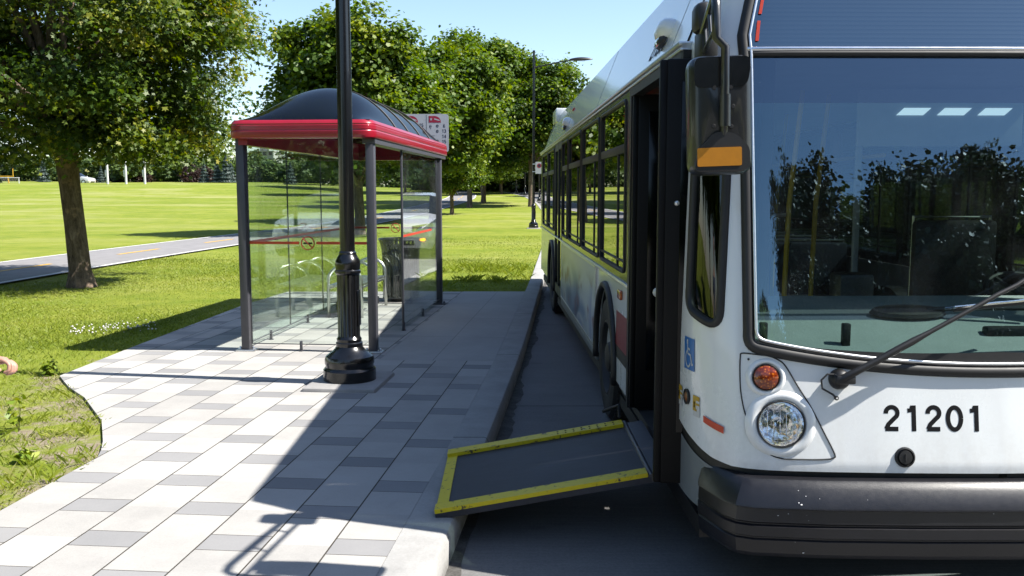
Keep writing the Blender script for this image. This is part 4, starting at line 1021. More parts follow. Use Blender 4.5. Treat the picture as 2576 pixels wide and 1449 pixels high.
# fascia: moulded profile swept round a rounded rectangle
U0, U1, V0, V1 = -.065, 1.405, -.20, 4.42
def ring(ins, z, r=.09):
    return [(a, b, z) for a, b in rounded([(U0 + ins, V0 + ins), (U1 - ins, V0 + ins), (U1 - ins, V1 - ins), (U0 + ins, V1 - ins)], max(.02, r - ins), 6)]
pf = [(.15, FZ + .0), (.012, FZ + .0), (.004, FZ + .008), (.0, FZ + .03), (.0, FZ + .066), (.005, FZ + .072), (.006, FZ + .080), (.001, FZ + .086), (.001, FZ + .122), (.006, FZ + .128), (.006, FZ + .132), (.004, FZ + .14), (.016, FZ + .162), (.034, FZ + .176), (.15, FZ + .178), (.15, FZ + .0)]
mb = MB(); vs = []; 
for ins, z in pf: vs += ring(ins, z, .16)
n = len(vs) // len(pf)
mb.add(vs, [(j * n + i, j * n + (i + 1) % n, (j + 1) * n + (i + 1) % n, (j + 1) * n + i) for j in range(len(pf) - 1) for i in range(n)], 0, True); fa = mb.build('fascia', M['red'], sh, ang=35)
mb = MB(); mb.box(U1 - .15, U1 - .02, V0 + .15, V1 - .15, FZ - .05, FZ - .002); mb.build('eaves_rail', M['grey_post'], sh)
mb = MB(); mb.box(U0 + .06, U0 + .155, V0 + .15, V1 - .15, FZ - .06, FZ + .15); mb.box(U0 + .15, U1 - .15, V1 - .155, V1 - .06, FZ - .06, FZ + .15); mb.build('inner_fascia', M['red'], sh)
def dome_h(a, b):
    x = 2 * a - 1; d = min(b, 1 - b) * 4.16; e = math.sin(min(1, d / 1.05) * math.pi / 2) ** .85
    return FZ + .176 + .425 * ((1 - abs(x) ** 2.1) ** .92) * e
def dome(a, b): return (U0 + .05 + a * (U1 - U0 - .10), V0 + .05 + b * (V1 - V0 - .10), dome_h(a, b))
mb = MB(); mb.sheet(dome, 36, 96, 0, True); mb.sheet(lambda a, b: (dome(a, b)[0], dome(a, b)[1], dome(a, b)[2] - .008), 36, 60, 0, True); dm = mb.build('domed_roof', M['dome'], sh, ang=None, fix=False)
for b in (.265, .42, .575, .73):
    q = MB(); q.tube([(dome(a / 24, b)[0], dome(a / 24, b)[1], dome_h(a / 24, b) + .002) for a in range(25)], .010, 6); q.build('roof_rib', M['rubber'], dm)
# bench of steel hoops and slats inside the shelter
bn = thing('bench', 'steel hoop bench with slatted seat inside the glass shelter', 'bench', (0, 0, .15), 0)
bd = (Vector((-2.255, 12.85)) - Vector((-2.385, 11.55))); bl_ = bd.length; bd.normalize(); bx = Vector((bd.y, -bd.x))
def bp_(s_, o, z): 
    p = Vector((-2.385, 11.55)) + bd * s_ + bx * o; return (p.x, p.y, z)
for s_ in (0.0, bl_ / 2, bl_):
    q = MB(); W_ = .44
    P_ = [bp_(s_, 0, 0), bp_(s_, 0, .44)] + [bp_(s_, W_ / 2 - W_ / 2 * math.cos(a), .47 + .21 * math.sin(a)) for a in [math.pi * i / 14 for i in range(15)]] + [bp_(s_, W_, .44), bp_(s_, W_, 0)]
    q.tube(P_, .021, 10); q.build('hoop', M['steel'], bn, ang=None)
q = MB()
for k in range(5):
    o = .05 + k * .085
    q.add([bp_(s_, o + d, z) for z in (.405, .43) for s_, d in ((-.06, -.034), (bl_ + .06, -.034), (bl_ + .06, .034), (-.06, .034))], [(0, 3, 2, 1), (4, 5, 6, 7), (0, 1, 5, 4), (1, 2, 6, 5), (2, 3, 7, 6), (3, 0, 4, 7)])
q.build('seat', M['alu'], bn)
q = MB(); q.tube([bp_(-.02, .02, .385), bp_(bl_ + .02, .02, .385)], .016, 8); q.tube([bp_(-.02, .42, .385), bp_(bl_ + .02, .42, .385)], .016, 8); q.build('seat_rail', M['steel'], bn)

# litter bin
bi = thing('litter_bin', 'black slatted steel litter bin with flared rim behind the shelter', 'litter bin', (-1.672, 13.42, .15), 0)
q = MB(); NS = 30
for k in range(NS):
    a = 2 * math.pi * k / NS; Mx = Matrix.Rotation(a, 4, 'Z')
    prf = [(.262, .05), (.268, .30), (.270, .62), (.278, .76), (.298, .86), (.325, .925)]
    vs = []
    for r_, z in prf: vs += [Mx @ Vector((r_, -.019, z)), Mx @ Vector((r_, .019, z)), Mx @ Vector((r_ + .008, .019, z)), Mx @ Vector((r_ + .008, -.019, z))]
    q.add(vs, [(4 * i + j, 4 * i + (j + 1) % 4, 4 * i + 4 + (j + 1) % 4, 4 * i + 4 + j) for i in range(len(prf) - 1) for j in range(4)] + [(0, 1, 2, 3), tuple(4 * (len(prf) - 1) + i for i in range(4))])
q.build('slats', M['black'], bi)
q = MB(); q.tube([(.325 * math.cos(i * math.pi / 20), .325 * math.sin(i * math.pi / 20), .925) for i in range(40)], .014, 8, closed=True)
q.build('rim', M['black'], bi)
q = MB(); q.lathe([(.275, .045), (.28, .06), (.275, .075), (.262, .07), (.262, .05), (.275, .045)], 40); q.lathe([(.279, .68), (.284, .69), (.279, .70)], 40); q.lathe([(.16, 0), (.16, .05), (.01, .05)], 20); q.build('hoops', M['black'], bi)
q = MB(); q.lathe([(.001, .06), (.235, .06), (.245, .84), (.235, .84), (.232, .08)], 32); q.build('liner', M['rubber'], bi)

# bus stop sign behind the shelter
ss = thing('bus_stop_sign', 'white bus stop sign with red emblems and route numbers behind the shelter', 'sign', (-1.13, 13.98, .15), 0)
q = MB(); q.tube([(0, .05, 0), (0, .05, 2.84)], .032, 14); q.build('pole', M['grey_post'], ss)
X0, X1, Z0, Z1 = -.525, .152, 2.24, 2.82
q = MB(); pl_ = rounded([(X0, Z0), (X1, Z0), (X1, Z1), (X0, Z1)], .045, 5); q.prism(pl_, lambda a, b, d: (a, d, b), -.008, .008); pn = q.build('sign_panel', M['sign_white'], ss)
q = MB(); xm = (X0 + X1) / 2; q.box(xm - .004, xm + .004, -.0095, -.008, Z0 + .02, Z1 - .01); q.build('sign_divider', M['grey_paint'], pn)
for xo in (X0 + .02, xm + .035):
    q = MB(); f = lambda a, b, d: (xo + a, -.0085 - d, Z1 - .03 - b)
    q.prism([(0, 0), (.085, -.0)] + [(.085 + .10 * math.sin(R(i * 10)), .09 - .09 * math.cos(R(i * 10))) for i in range(10)] + [(.185, .10), (0, .10)], f, 0, .001); e = q.build('red_emblem', M['sign_red'], pn, ang=None)
    q = MB()
    stp = [(.035 + (.022 if i % 2 == 0 else .010) * math.sin(i * math.pi / 5), .05 - (.026 if i % 2 == 0 else .011) * math.cos(i * math.pi / 5)) for i in range(10)]
    q.prism(stp, lambda a, b, d: f(a, b, .0012 + d), 0, .0006); q.prism([(.085, .035), (.165, .06), (.165, .075), (.085, .055)], lambda a, b, d: f(a, b, .0012 + d), 0, .0006); q.build('emblem_mark', M['sign_white'], e, ang=None)
q = MB()
def num(txt, x, z, h=.052):
    stroke_mesh(q, stroke_glyphs(txt, h, h * .66, h * .17), h * .17, lambda a, b, k: (x + a, -.0088 - k * .0001, z + b))
num('15', X0 + .225, Z1 - .195); num('15', X0 + .24, Z1 - .275)
num('6', xm + .255, Z1 - .205); num('13', xm + .235, Z1 - .285); num('14', xm + .235, Z1 - .365); num('15', xm + .235, Z1 - .445)
q.build('route_numbers', M['sign_ink'], pn, ang=None, fix=False)
q = MB()
for a, b in ((.165, .205), (.165, .285), (.165, .435)):
    c0, c1 = xm + a, Z1 - b
    stroke_mesh(q, [[(c0 + .017 * math.cos(i * math.pi / 6), c1 + .022 + .02 * math.sin(i * math.pi / 6)) for i in range(13)], [(c0 - .014, c1 + .028), (c0 + .014, c1 + .028)], [(c0 - .01, c1 + .012), (c0 + .01, c1 + .012)]], .007, lambda x, z, k: (x, -.0088 - k * .0001, z))
stroke_mesh(q, [[(xm + .06 + .015 * math.cos(i * math.pi / 6), Z1 - .19 + .022 * math.sin(i * math.pi / 6)) for i in range(13)], [(xm + .048, Z1 - .19), (xm + .072, Z1 - .19)], [(xm + .05, Z1 - .225), (xm + .07, Z1 - .225)]], .006, lambda x, z, k: (x, -.0088 - k * .0001, z))
for i in range(3): stroke_mesh(q, [[(xm + .03, Z1 - .33 - i * .016), (xm + .13 - i * .02, Z1 - .33 - i * .016)]], .004, lambda x, z, k: (x, -.0088, z))
q.build('pictograms', M['sign_ink'], pn, ang=None, fix=False)

# ------------------------------------------------------------------ street lamps
def make_lamp(name, label, loc, rz, group):
    t = thing(name, label, 'street lamp', loc, rz, group)
    q = MB(); q.box(-.31, .31, -.38, .38, -.1, .035, 0, .03); q.build('footing', M['conc'], t)
    pf_ = [(.222, .035), (.222, .125), (.216, .133), (.210, .138), (.203, .150), (.203, .166), (.209, .178), (.209, .212), (.200, .238), (.170, .262), (.138, .285), (.118, .31), (.111, .322), (.113, .33), (.113, .352), (.104, .36), (.104, .372), (.106, .385), (.096, .40),
           (.093, .41), (.094, .93), (.098, .935), (.108, .948), (.108, .966), (.100, .974), (.103, .986), (.103, 1.00), (.107, 1.02), (.104, 1.045), (.088, 1.075), (.076, 1.095), (.072, 1.105), (.074, 1.115), (.068, 1.125), (.063, 1.13)]
    q = MB(); q.lathe(pf_, 64, 0, None, (.405, .932, .06, 16)); b = q.build('base', M['black'], t, ang=28)
    q = MB(); q.box(.082, .100, -.035, .035, .50, .80, 0, .008); q.build('access_door', M['black'], b)
    q = MB(); q.lathe([(.0625, 1.12), (.052, 7.86), (.058, 7.87), (.058, 7.93), (.001, 7.95)], 64, 0, None, (1.15, 5.0, .035, 16)); q.build('shaft', M['black'], t, ang=28)
    q = MB(); q.tube([(0, 0, 7.18), (.4, 0, 7.26), (1.1, 0, 7.42), (1.66, 0, 7.50)], [.032, .030, .026, .026], 10); q.lathe([(.066, 7.12), (.066, 7.26)], 20); q.build('arm', M['black_satin'], t)
    q = MB(); vs = []; nn = 14
    for i in range(nn + 1):
        s_ = i / nn; x = 1.58 + 1.05 * s_; w = .17 * (math.sin(math.pi * min(1, s_ * .9 + .1)) ** .6) + .012; h = .10 * (math.sin(math.pi * min(1, s_ * .92 + .08)) ** .7) + .012
        for k in range(14):
            a = 2 * math.pi * k / 14; vs.append((x, w * math.cos(a), 7.50 + .035 * s_ + (h if math.sin(a) > 0 else h * .35) * math.sin(a)))
    q.add(vs, [(i * 14 + k, i * 14 + (k + 1) % 14, i * 14 + 14 + (k + 1) % 14, i * 14 + 14 + k) for i in range(nn) for k in range(14)] + [tuple(range(14))[::-1], tuple(nn * 14 + k for k in range(14))], 0, True); hd = q.build('lamp_head', M['black_satin'], t)
    q = MB(); q.lathe([(.11, -.02), (.08, -.045), (.001, -.055)], 20, 0, Matrix.Translation((2.12, 0, 7.50)) @ Matrix.Diagonal((1.6, 1, 1, 1))); q.build('lens', M['clear_lamp'], hd)
    return t
LG = 'black fluted street lamps along the kerb'
lamp = make_lamp('street_lamp', 'black fluted street lamp in front of the shelter, its top out of frame', (-1.385, 7.52, .15), KANG, LG)
lx = at(1342, 575, 40.8)
for loc, lb in (((lx.x, 40.8, ground(lx.x, 40.8)), 'black street lamp with arm and cobra head, standing on grass by bus roof'),
                ((*gt(1357, 507).xy, gt(1357, 507).z), 'distant black street lamp just past the rear of the bus, under the trees'),
                ((*gt(1321, 492).xy, gt(1321, 492).z), 'small far black street lamp beside the grey bend of the road'),
                ((*gt(1299, 486).xy, gt(1299, 486).z), 'farthest black street lamp, tiny at the end of the verge')):
    c = copy_tree(lamp); c.location = loc; c.rotation_euler = (0, 0, R(-2)); c['label'] = lb
np_ = thing('no_parking_sign', 'small white sign with red and black disc fixed to the far lamp', 'sign', (lx.x + .06, 40.72, ground(lx.x, 40.8)), 0)
q = MB(); zz = 2.609 - ground(lx.x, 40.8); q.prism(rounded([(.02, zz), (.335, zz), (.335, zz + .53), (.02, zz + .53)], .03, 4), lambda a, b, d: (a, d, b), -.006, .006); p = q.build('sign_plate', M['sign_white'], np_)
q = MB(); q.lathe([(.10, 0), (.10, .003), (.065, .003), (.065, 0)], 28, 0, Matrix.Translation((.19, -.007, zz + .36)) @ Matrix.Rotation(R(90), 4, 'X')); q.build('red_ring', M['sign_red'], p)
q = MB(); q.lathe([(.062, 0), (.062, .002), (.001, .002)], 24, 0, Matrix.Translation((.19, -.007, zz + .36)) @ Matrix.Rotation(R(90), 4, 'X')); q.build('black_disc', M['sign_ink'], p)
for k in (.08, .42):
    q = MB(); q.box(-.12, .04, .0, .03, zz + k, zz + k + .03); q.build('bracket', M['alu'], np_)

#PART4
# ------------------------------------------------------------------ trees
M['bark'] = None
t = NT('maple_bark'); v_ = t.coord(); mp = t.new('ShaderNodeMapping'); mp.inputs['Scale'].default_value = (1, 1, .28); t.link(v_, mp.inputs[0])
b1 = t.noise(16, 6, .75, mp.outputs[0], dist=.5); b2 = t.noise(2.6, 4, .6, v_)
t.set(Base_Color=t.mix(t.smooth(b2, .56, .70), t.ramp(b1, [(.32, (.085, .062, .048)), (.55, (.27, .205, .155)), (.72, (.46, .36, .28))]), (.56, .38, .24)), Roughness=.95); t.b.inputs['Specular IOR Level'].default_value = .15
t.bump(b1, 1.0, .035); M['bark'] = t.mat
M['leaf_a'] = leaf_mat('maple_leaf', [(0.0, (.022, .058, .008)), (.45, (.078, .150, .014)), (.75, (.19, .25, .018)), (1.0, (.42, .38, .030))], .38)
M['leaf_b'] = leaf_mat('park_tree_leaf', [(0.0, (.034, .082, .011)), (.5, (.125, .225, .020)), (1.0, (.36, .43, .034))], .40)
M['leaf_dark'] = leaf_mat('dark_evergreen_leaf', [(0.0, (.008, .018, .008)), (.5, (.020, .042, .016)), (1.0, (.05, .08, .025))], .08)
M['leaf_hedge'] = leaf_mat('hedge_leaf', [(0.0, (.055, .10, .035)), (.5, (.14, .22, .06)), (1.0, (.29, .36, .10))], .25)
M['leaf_spruce'] = leaf_mat('spruce_needles', [(0.0, (.030, .052, .042)), (.5, (.065, .105, .090)), (1.0, (.13, .18, .16))], .1)
M['leaf_purple'] = leaf_mat('purple_leaf', [(0.0, (.020, .012, .012)), (.5, (.055, .028, .024)), (1.0, (.11, .06, .04))], .2)
MAPLE = np.array([(0, 1), (.2, .48), (.78, .62), (.48, .15), (.62, -.32), (0, -.18), (-.62, -.32), (-.48, .15), (-.78, .62), (-.2, .48)]) * .55
DIAM = np.array([(0, .62), (.42, .1), (.1, -.6), (-.40, -.08)])
PENT = np.array([(0, .62), (.52, .22), (.30, -.5), (-.34, -.46), (-.5, .2)])
def leaf_faces(c, size, nrm, rg, shape):
    n = len(c); k = len(shape)
    nrm = nrm / np.maximum(1e-6, np.linalg.norm(nrm, axis=1, keepdims=True))
    a = rg.normal(size=(n, 3)); u = np.cross(nrm, a); u /= np.maximum(1e-6, np.linalg.norm(u, axis=1, keepdims=True)); w = np.cross(nrm, u)
    P_ = c[:, None, :] + size[:, None, None] * (shape[None, :, 0, None] * u[:, None, :] + shape[None, :, 1, None] * w[:, None, :])
    fold = (np.abs(shape[:, 0]) * .35)[None, :, None] * size[:, None, None] * nrm[:, None, :]
    return (P_ - fold).reshape(-1, 3)
def wob(p, ph, f): 
    return (np.sin(p[:, 0] * f + ph) + np.sin(p[:, 1] * f * 1.13 + ph * 2.1) + np.sin(p[:, 2] * f * .9 + ph * .7) + .7 * np.sin((p[:, 0] + p[:, 2]) * f * 1.9 + ph * 3)) / 3.7
def crown(name, seed, lobes, nclump, nleaf, leaf, spread, m, shape, zmin=None, gap=None, bright=0.0, shell=.5, skip=None, parent=None):
    rg = np.random.default_rng(seed); L_ = np.array(lobes, float); vol = L_[:, 3] * L_[:, 4] * L_[:, 5]; vol = vol ** .8
    cl = []
    while len(cl) < nclump:
        i = rg.choice(len(L_), p=vol / vol.sum()); d = rg.normal(size=3); d /= np.linalg.norm(d)
        r_ = shell + (1 - shell) * rg.random() ** .6
        p = L_[i, :3] + d * L_[i, 3:6] * r_
        p = p + d * .5 * wob(p[None], seed, 1.5)[0] * L_[i, 3] * .45
        if zmin is not None and p[2] < zmin: p[2] = zmin + rg.random() * .5
        if gap is not None and wob(p[None], seed * 1.7, gap[0])[0] < gap[1]: continue
        if skip is not None and skip(p): continue
        cl.append((*p, *d))
    cl = np.array(cl); n = len(cl)
    cs = rg.uniform(.65, 1.25, n)
    idx = np.repeat(np.arange(n), nleaf)
    off = rg.normal(size=(len(idx), 3)) * np.array([spread, spread, spread * .55]) * cs[idx][:, None]
    c = cl[idx, :3] + off
    c[:, 2] -= np.minimum(.25 * (off[:, 0] ** 2 + off[:, 1] ** 2) / max(spread, .01), .22)
    if zmin is not None: c[:, 2] = np.maximum(c[:, 2], zmin - .35 + .5 * rg.random(len(c)))
    nrm = np.array([0, 0, .75])[None] + .45 * cl[idx, 3:] + rg.normal(size=(len(idx), 3)) * .55
    size = leaf * rg.uniform(.6, 1.25, len(idx))
    tint = np.clip(rg.normal(.46 + bright, .18, n)[idx] + rg.normal(0, .09, len(idx)), 0, 1)
    return np_mesh(name, leaf_faces(c, size, nrm, rg, shape), len(shape), m, tint, parent), cl
def limbs(mb, base, r0, cl, n, rg, first=.35, twigs=2):
    idx = rg.choice(len(cl), size=min(n, len(cl)), replace=False)
    for i in idx:
        e = Vector(cl[i, :3]); b = Vector(base) + Vector((0, 0, rg.uniform(-.1, .9) * first)); d = e - b
        m_ = b + d * .45 + Vector((rg.normal() * .25, rg.normal() * .25, .18 * d.length * (1 if d.z > 0 else .5)))
        pts = []
        for k in range(8):
            s_ = k / 7; pts.append(b * (1 - s_) ** 2 + m_ * 2 * s_ * (1 - s_) + e * s_ * s_)
        r_ = r0 * rg.uniform(.22, .5); mb.tube(pts, [r_ * (1 - .85 * k / 7) for k in range(8)], 6)
        for q in range(twigs):
            k = rg.integers(3, 7); b2 = pts[k]; e2 = b2 + Vector((rg.normal() * .6, rg.normal() * .6, rg.normal() * .35 + .2)) * (.25 + d.length * .18)
            mb.tube([b2, b2.lerp(e2, .5) + Vector((0, 0, .06)), e2], [r_ * .3, r_ * .2, r_ * .06], 5)
def trunk_mesh(pts, rs, mb):
    P_ = [Vector(p) for p in pts]; out = []; ro = []
    for i in range(len(P_) - 1):
        for k in range(5):
            out.append(P_[i].lerp(P_[i + 1], k / 5)); ro.append(rs[i] + (rs[i + 1] - rs[i]) * k / 5)
    out.append(P_[-1]); ro.append(rs[-1]); mb.tube(out, ro, 18)
# near maple on the left
B1 = gt(205, 722)
tr1 = thing('maple_tree', 'large near maple with thick leaning trunk at the left of the shelter', 'tree', B1)
def skip1(p):
    w = Vector(p) + B1; dd = w - Vector((0, 0, EYE)); fwd = dd.y * math.cos(PITCH) - dd.z * math.sin(PITCH); up = dd.y * math.sin(PITCH) + dd.z * math.cos(PITCH)
    X_, Y_ = CXP + F_PX * dd.x / fwd, CYP - F_PX * up / fwd
    return (70 < X_ < 190 and -160 < Y_ < 150 and w.y < B1.y + .5)
lob1 = [(-.5, 0, 5.4, 3.3, 3.3, 2.7), (1.15, -.2, 4.2, 2.05, 2.4, 1.75), (-2.6, -.3, 4.0, 2.5, 2.6, 1.8), (-.3, -1.6, 4.3, 2.5, 1.9, 1.9), (-.6, .2, 7.0, 2.4, 2.4, 1.9), (-.2, 1.6, 4.3, 2.6, 2.0, 2.0), (-.4, -.5, 2.9, 3.0, 2.4, .95), (1.1, .3, 2.95, 1.7, 2.0, .9), (-3.0, .2, 2.9, 2.6, 2.4, 1.0), (-.2, .8, 2.9, 3.0, 2.0, 1.0), (1.0, .6, 5.8, 2.0, 2.2, 1.6)]
cr, cl1 = crown('crown', 11, lob1, 820, 165, .105, .24, M['leaf_a'], MAPLE, zmin=2.0, gap=(1.7, -.30), bright=.03, shell=.5, skip=skip1, parent=tr1)
mb = MB(); trunk_mesh([(.0, 0, -.1), (.0, 0, .08), (-.01, .0, .3), (-.06, 0, 1.1), (-.11, 0, 1.75), (-.15, 0, 2.3), (-.17, 0, 2.7)], [.29, .235, .182, .168, .168, .19, .19], mb)
rg = np.random.default_rng(5); limbs(mb, (-.15, 0, 2.35), .20, cl1, 46, rg)
for e, r_ in (((-.62, -.4, 6.8), .085), ((-.20, -.3, 7.2), .09), ((-1.0, -.5, 6.2), .07), ((.2, -.2, 6.4), .07)): mb.tube([(-.22, 0, 2.5), (-.26, -.15, 3.4), (e[0] * .75, e[1] * .8, 4.8), e], [.13, r_, r_ * .8, r_ * .25], 9)
mb.build('trunk', M['bark'], tr1, ang=None, fix=False)

def park_tree(name, label, seed, H_, Rr, zb, tr, ncl=430, nl=64, leaf=.25, spread=.42, group=None, lm='leaf_b'):
    o = thing(name, label, 'tree', (0, 0, 0), 0, group); rg = np.random.default_rng(seed)
    zc = (H_ + zb) / 2; hz = (H_ - zb) / 2
    lob = [(0, 0, zc, Rr * .78, Rr * .78, hz * .86)]
    for k in range(11):
        a = k * 2.4 + rg.random(); f = rg.uniform(.45, .68); zz = zc + hz * rg.uniform(-.62, .68); s_ = rg.uniform(.34, .5)
        q = math.sqrt(max(.62 if zz < zc else .1, 1 - ((zz - zc) / hz) ** 2)); lob.append((math.cos(a) * Rr * f * q, math.sin(a) * Rr * f * q, zz, Rr * s_, Rr * s_, hz * s_ * .85))
    cr, cl = crown('crown', seed, lob, ncl, nl, leaf, spread, M[lm], PENT, zmin=zb, gap=(3.2 / Rr * 1.5, -.42), shell=.42, parent=o)
    mb = MB(); trunk_mesh([(0, 0, -.2), (0, 0, .1), (.02, 0, .5), (.06 * rg.normal(), 0, zb + .6), (.1 * rg.normal(), 0, zc)], [tr * 1.5, tr * 1.2, tr, tr * .9, tr * .45], mb)
    limbs(mb, (0, 0, zb * .95), tr, cl, 26, rg, first=zb * .5); mb.build('trunk', M['bark'], o, ang=None, fix=False); return o
TG = 'broad leafy trees along the cycle path'
def place(o, p, s=1, rz=0, label=None, group=None, sz=None):
    o.location = p; o.rotation_euler = (0, 0, rz); o.scale = (s, s, sz or s)
    if label: o['label'] = label
    if group: o['group'] = group
    return o
pA = park_tree('park_tree', 'broad tree right behind the shelter roof, its trunk hidden by the lamp', 21, 8.5, 3.8, 1.8, .20, 680, 120, .145, .32, TG)
place(pA, (-5.95, 35, ground(-5.95, 35)))
pB = park_tree('park_tree', 'x', 33, 13.0, 4.9, 3.2, .20, 600, 110, .21, .46, TG)
g_ = gt(1181, 522); place(pB, g_, 1, 0, 'tall tree with the second trunk right of the shelter, beside the path')
pC = park_tree('park_tree', 'x', 47, 13.6, 5.6, 2.8, .21, 640, 110, .21, .48, TG)
g_ = gt(1216, 511); place(pC, g_, 1, 0, 'big tree with the third dark trunk right of the shelter')
g_ = gt(1137, 540); c = copy_tree(pA); place(c, g_, .62, 1.1, 'young forked tree, nearest trunk right of the shelter', TG)
c = copy_tree(pB); place(c, (1.45, 70, ground(1.45, 70)), .9, 2.2, 'rounded tree rising behind the far lamp, its crown ending at the sky', TG)
c = copy_tree(pA); place(c, (-4.1, 47, ground(-4.1, 47)), 1.12, 4.0, 'yellow green tree between shelter sign and far lamp, behind the young one', TG)
FT = 'dark trees where the path and the road vanish'
far_spots = [(-9.5, 112, 1.0), (-5.5, 118, 1.05), (-1.5, 122, 1.1), (2.6, 112, 1.0), (5.5, 126, 1.2), (-14, 118, 1.0), (-18.5, 104, .95), (9, 118, 1.15), (-3.5, 104, .8), (12, 98, 1.1), (-23, 124, 1.1)]
for i, (x, y, s_) in enumerate(far_spots):
    c = copy_tree(pB if i % 2 else pC); place(c, (x, y, ground(x, y)), s_ * .82, i * 1.7, 'distant dark tree in the belt closing off the end of the path', FT)
c = copy_tree(pA); g_ = gt(1262, 489); place(c, g_, .62, .4, 'small bright young tree on the verge before the dark belt', 'young trees on the verge')
pD = park_tree('dark_tree', 'x', 83, 8.5, 3.8, 1.8, .2, 760, 190, .11, .30, 'trees mirrored in the windscreen', 'leaf_dark'); pD_used = []
# trees across the road and behind, seen mirrored in the windscreen and side glass
for i, (x, y, o, s_, lb) in enumerate(((10.9, -11.6, pA, 1.30, 'tree across the road whose dark crown fills the right of the windscreen reflection'), (8.2, -19.6, pA, 1.68, 'tree behind the viewpoint, middle of the windscreen reflection'),
        (17.5, -12.5, pA, 1.7, 'tree across the road farthest right in the windscreen reflection'), (.4, -29, pA, 1.45, 'low distant tree mirrored at the left foot of the windscreen'), (3.9, -36, pA, 1.6, 'far tree mirrored near the left windscreen edge'), (14.5, -22, pA, 1.95, 'tall tree deep behind the viewpoint, mirrored in the windscreen'), (6.0, -13.2, pA, 1.02, 'smaller tree behind the viewpoint, mirrored left of the big dark crown'))):
    c = pD if not pD_used else copy_tree(pD); pD_used.append(1); place(c, (x, y, .13), s_ * (.80 if x > 7 else .70) * (1.6 if o in (pB, pC) else 1), i * 2.1 + .5, lb, 'trees mirrored in the windscreen')

for i, (x, y, s_) in enumerate(((17, 14, .8), (19, 26, .9), (18, 38, .85), (20, 50, .9), (19, 63, .95), (24, 80, 1.0))):
    c = copy_tree(pB if i % 2 else pC); place(c, (x, y, .13 + rise(y)), s_, i * 1.3, 'tree in the row across the road, hidden behind the bus', 'trees across the road')
HG2 = 'bushes along the far side of the road'
ROADBUSH = [(16.5 + 2 * math.sin(i * 2.3), 26 + i * 4.2) for i in range(22)]
for i, (x, y, s_) in enumerate(((-15.5, 6.5, 1.15), (-18, 12, 1.3), (-24, 19, 1.4), (-13.8, 1.0, 1.05))):
    c = copy_tree(pA); place(c, (x, y, .13), s_, i * 1.9, 'tree off to the left beyond the path, mirrored in the bus corner window', 'trees mirrored in the corner window')
# far hedge of bushes, blue spruces, beyond the field
HG = 'bushy trees along the far edge of the field'
def bush(seed, m, name, label):
    o = thing(name, label, 'tree', (0, 0, 0), 0, HG); rg = np.random.default_rng(seed)
    lob = [(rg.normal() * 1.2, rg.normal() * 1.0, 1.6 + rg.random() * 2.4, 1.7 + rg.random(), 1.7, 1.3 + rg.random()) for k in range(7)]
    cr, cl = crown('crown', seed, lob, 130, 36, .42, .42, m, DIAM, zmin=.1, shell=.4, parent=o)
    mb = MB(); mb.tube([(0, 0, -.3), (.05, 0, 1.5), (.1, .1, 3.2)], [.14, .11, .05], 7); limbs(mb, (0, 0, .8), .12, cl, 6, rg); mb.build('trunk', M['bark'], o, ang=None, fix=False); return o
bA = bush(61, M['leaf_hedge'], 'bushy_tree', 'mid green bushy tree in the far hedge across the field'); bB = bush(62, M['leaf_hedge'], 'bushy_tree', 'mid green bushy tree in the far hedge across the field')
bP = bush(63, M['leaf_purple'], 'purple_shrub', 'dark purple leaved shrub in the far hedge across the field')
def spruce(seed):
    o = thing('blue_spruce', 'blue grey conical spruce before the far hedge', 'tree', (0, 0, 0), 0, 'blue spruces before the far hedge'); rg = np.random.default_rng(seed); n = 3600
    z = rg.random(n) ** 1.25 * 5.2; lay = .75 + .25 * np.cos(z * 9.0); rad = (5.3 - z) * .36 * lay * (rg.random(n) ** .4); a = rg.random(n) * 6.283
    c = np.stack([rad * np.cos(a), rad * np.sin(a), z + .15 - rad * .15], 1); nrm = np.stack([np.cos(a), np.sin(a), np.full(n, 1.2)], 1) + rg.normal(size=(n, 3)) * .4
    np_mesh('crown', leaf_faces(c, .24 * rg.uniform(.6, 1.2, n), nrm, rg, DIAM), 4, M['leaf_spruce'], np.clip(rg.normal(.5, .2, n), 0, 1), o)
    mb = MB(); mb.tube([(0, 0, -.3), (0, 0, 4.9)], [.12, .02], 7); mb.build('trunk', M['bark'], o, ang=None, fix=False); return o
sA = spruce(71)
first = {}
def putb(o, x, y, s_, i, sz=None):
    c = o if id(o) not in first else copy_tree(o); first[id(o)] = 1
    z = max(ground(x, y) - .3, 0); return place(c, (x, y, z), s_, i * 1.3, sz=sz)
rg = random.Random(12)
for i in range(36):
    px = -60 + i * 35 + rg.uniform(-8, 8); Y = 152 + rg.uniform(-10, 14); X = (px - CXP) / F_PX * Y
    s_ = rg.uniform(.85, 1.25) * (1.0 if px < 560 else 1.1); putb((bA, bB)[i % 2], X, Y, s_, i, s_ * rg.uniform(.8, 1.12))
for i in range(14):
    px = 1085 + i * 22; Y = 128 + rg.uniform(-4, 8); putb((bA, bB)[i % 2], (px - CXP) / F_PX * Y, Y, rg.uniform(.8, 1.1), i, rg.uniform(.55, .85))
for px, s_ in ((118, .85), (262, .6), (520, .75), (552, .85), (574, .95), (587, .8), (735, .8)):
    Y = 139 + rg.uniform(-3, 3); putb(sA, (px - CXP) / F_PX * Y, Y, s_ * .88, px)
for px, s_ in ((228, .6), (300, .5), (352, .55), (500, .62), (512, .55)):
    Y = 144; putb(bP, (px - CXP) / F_PX * Y, Y, s_, px)

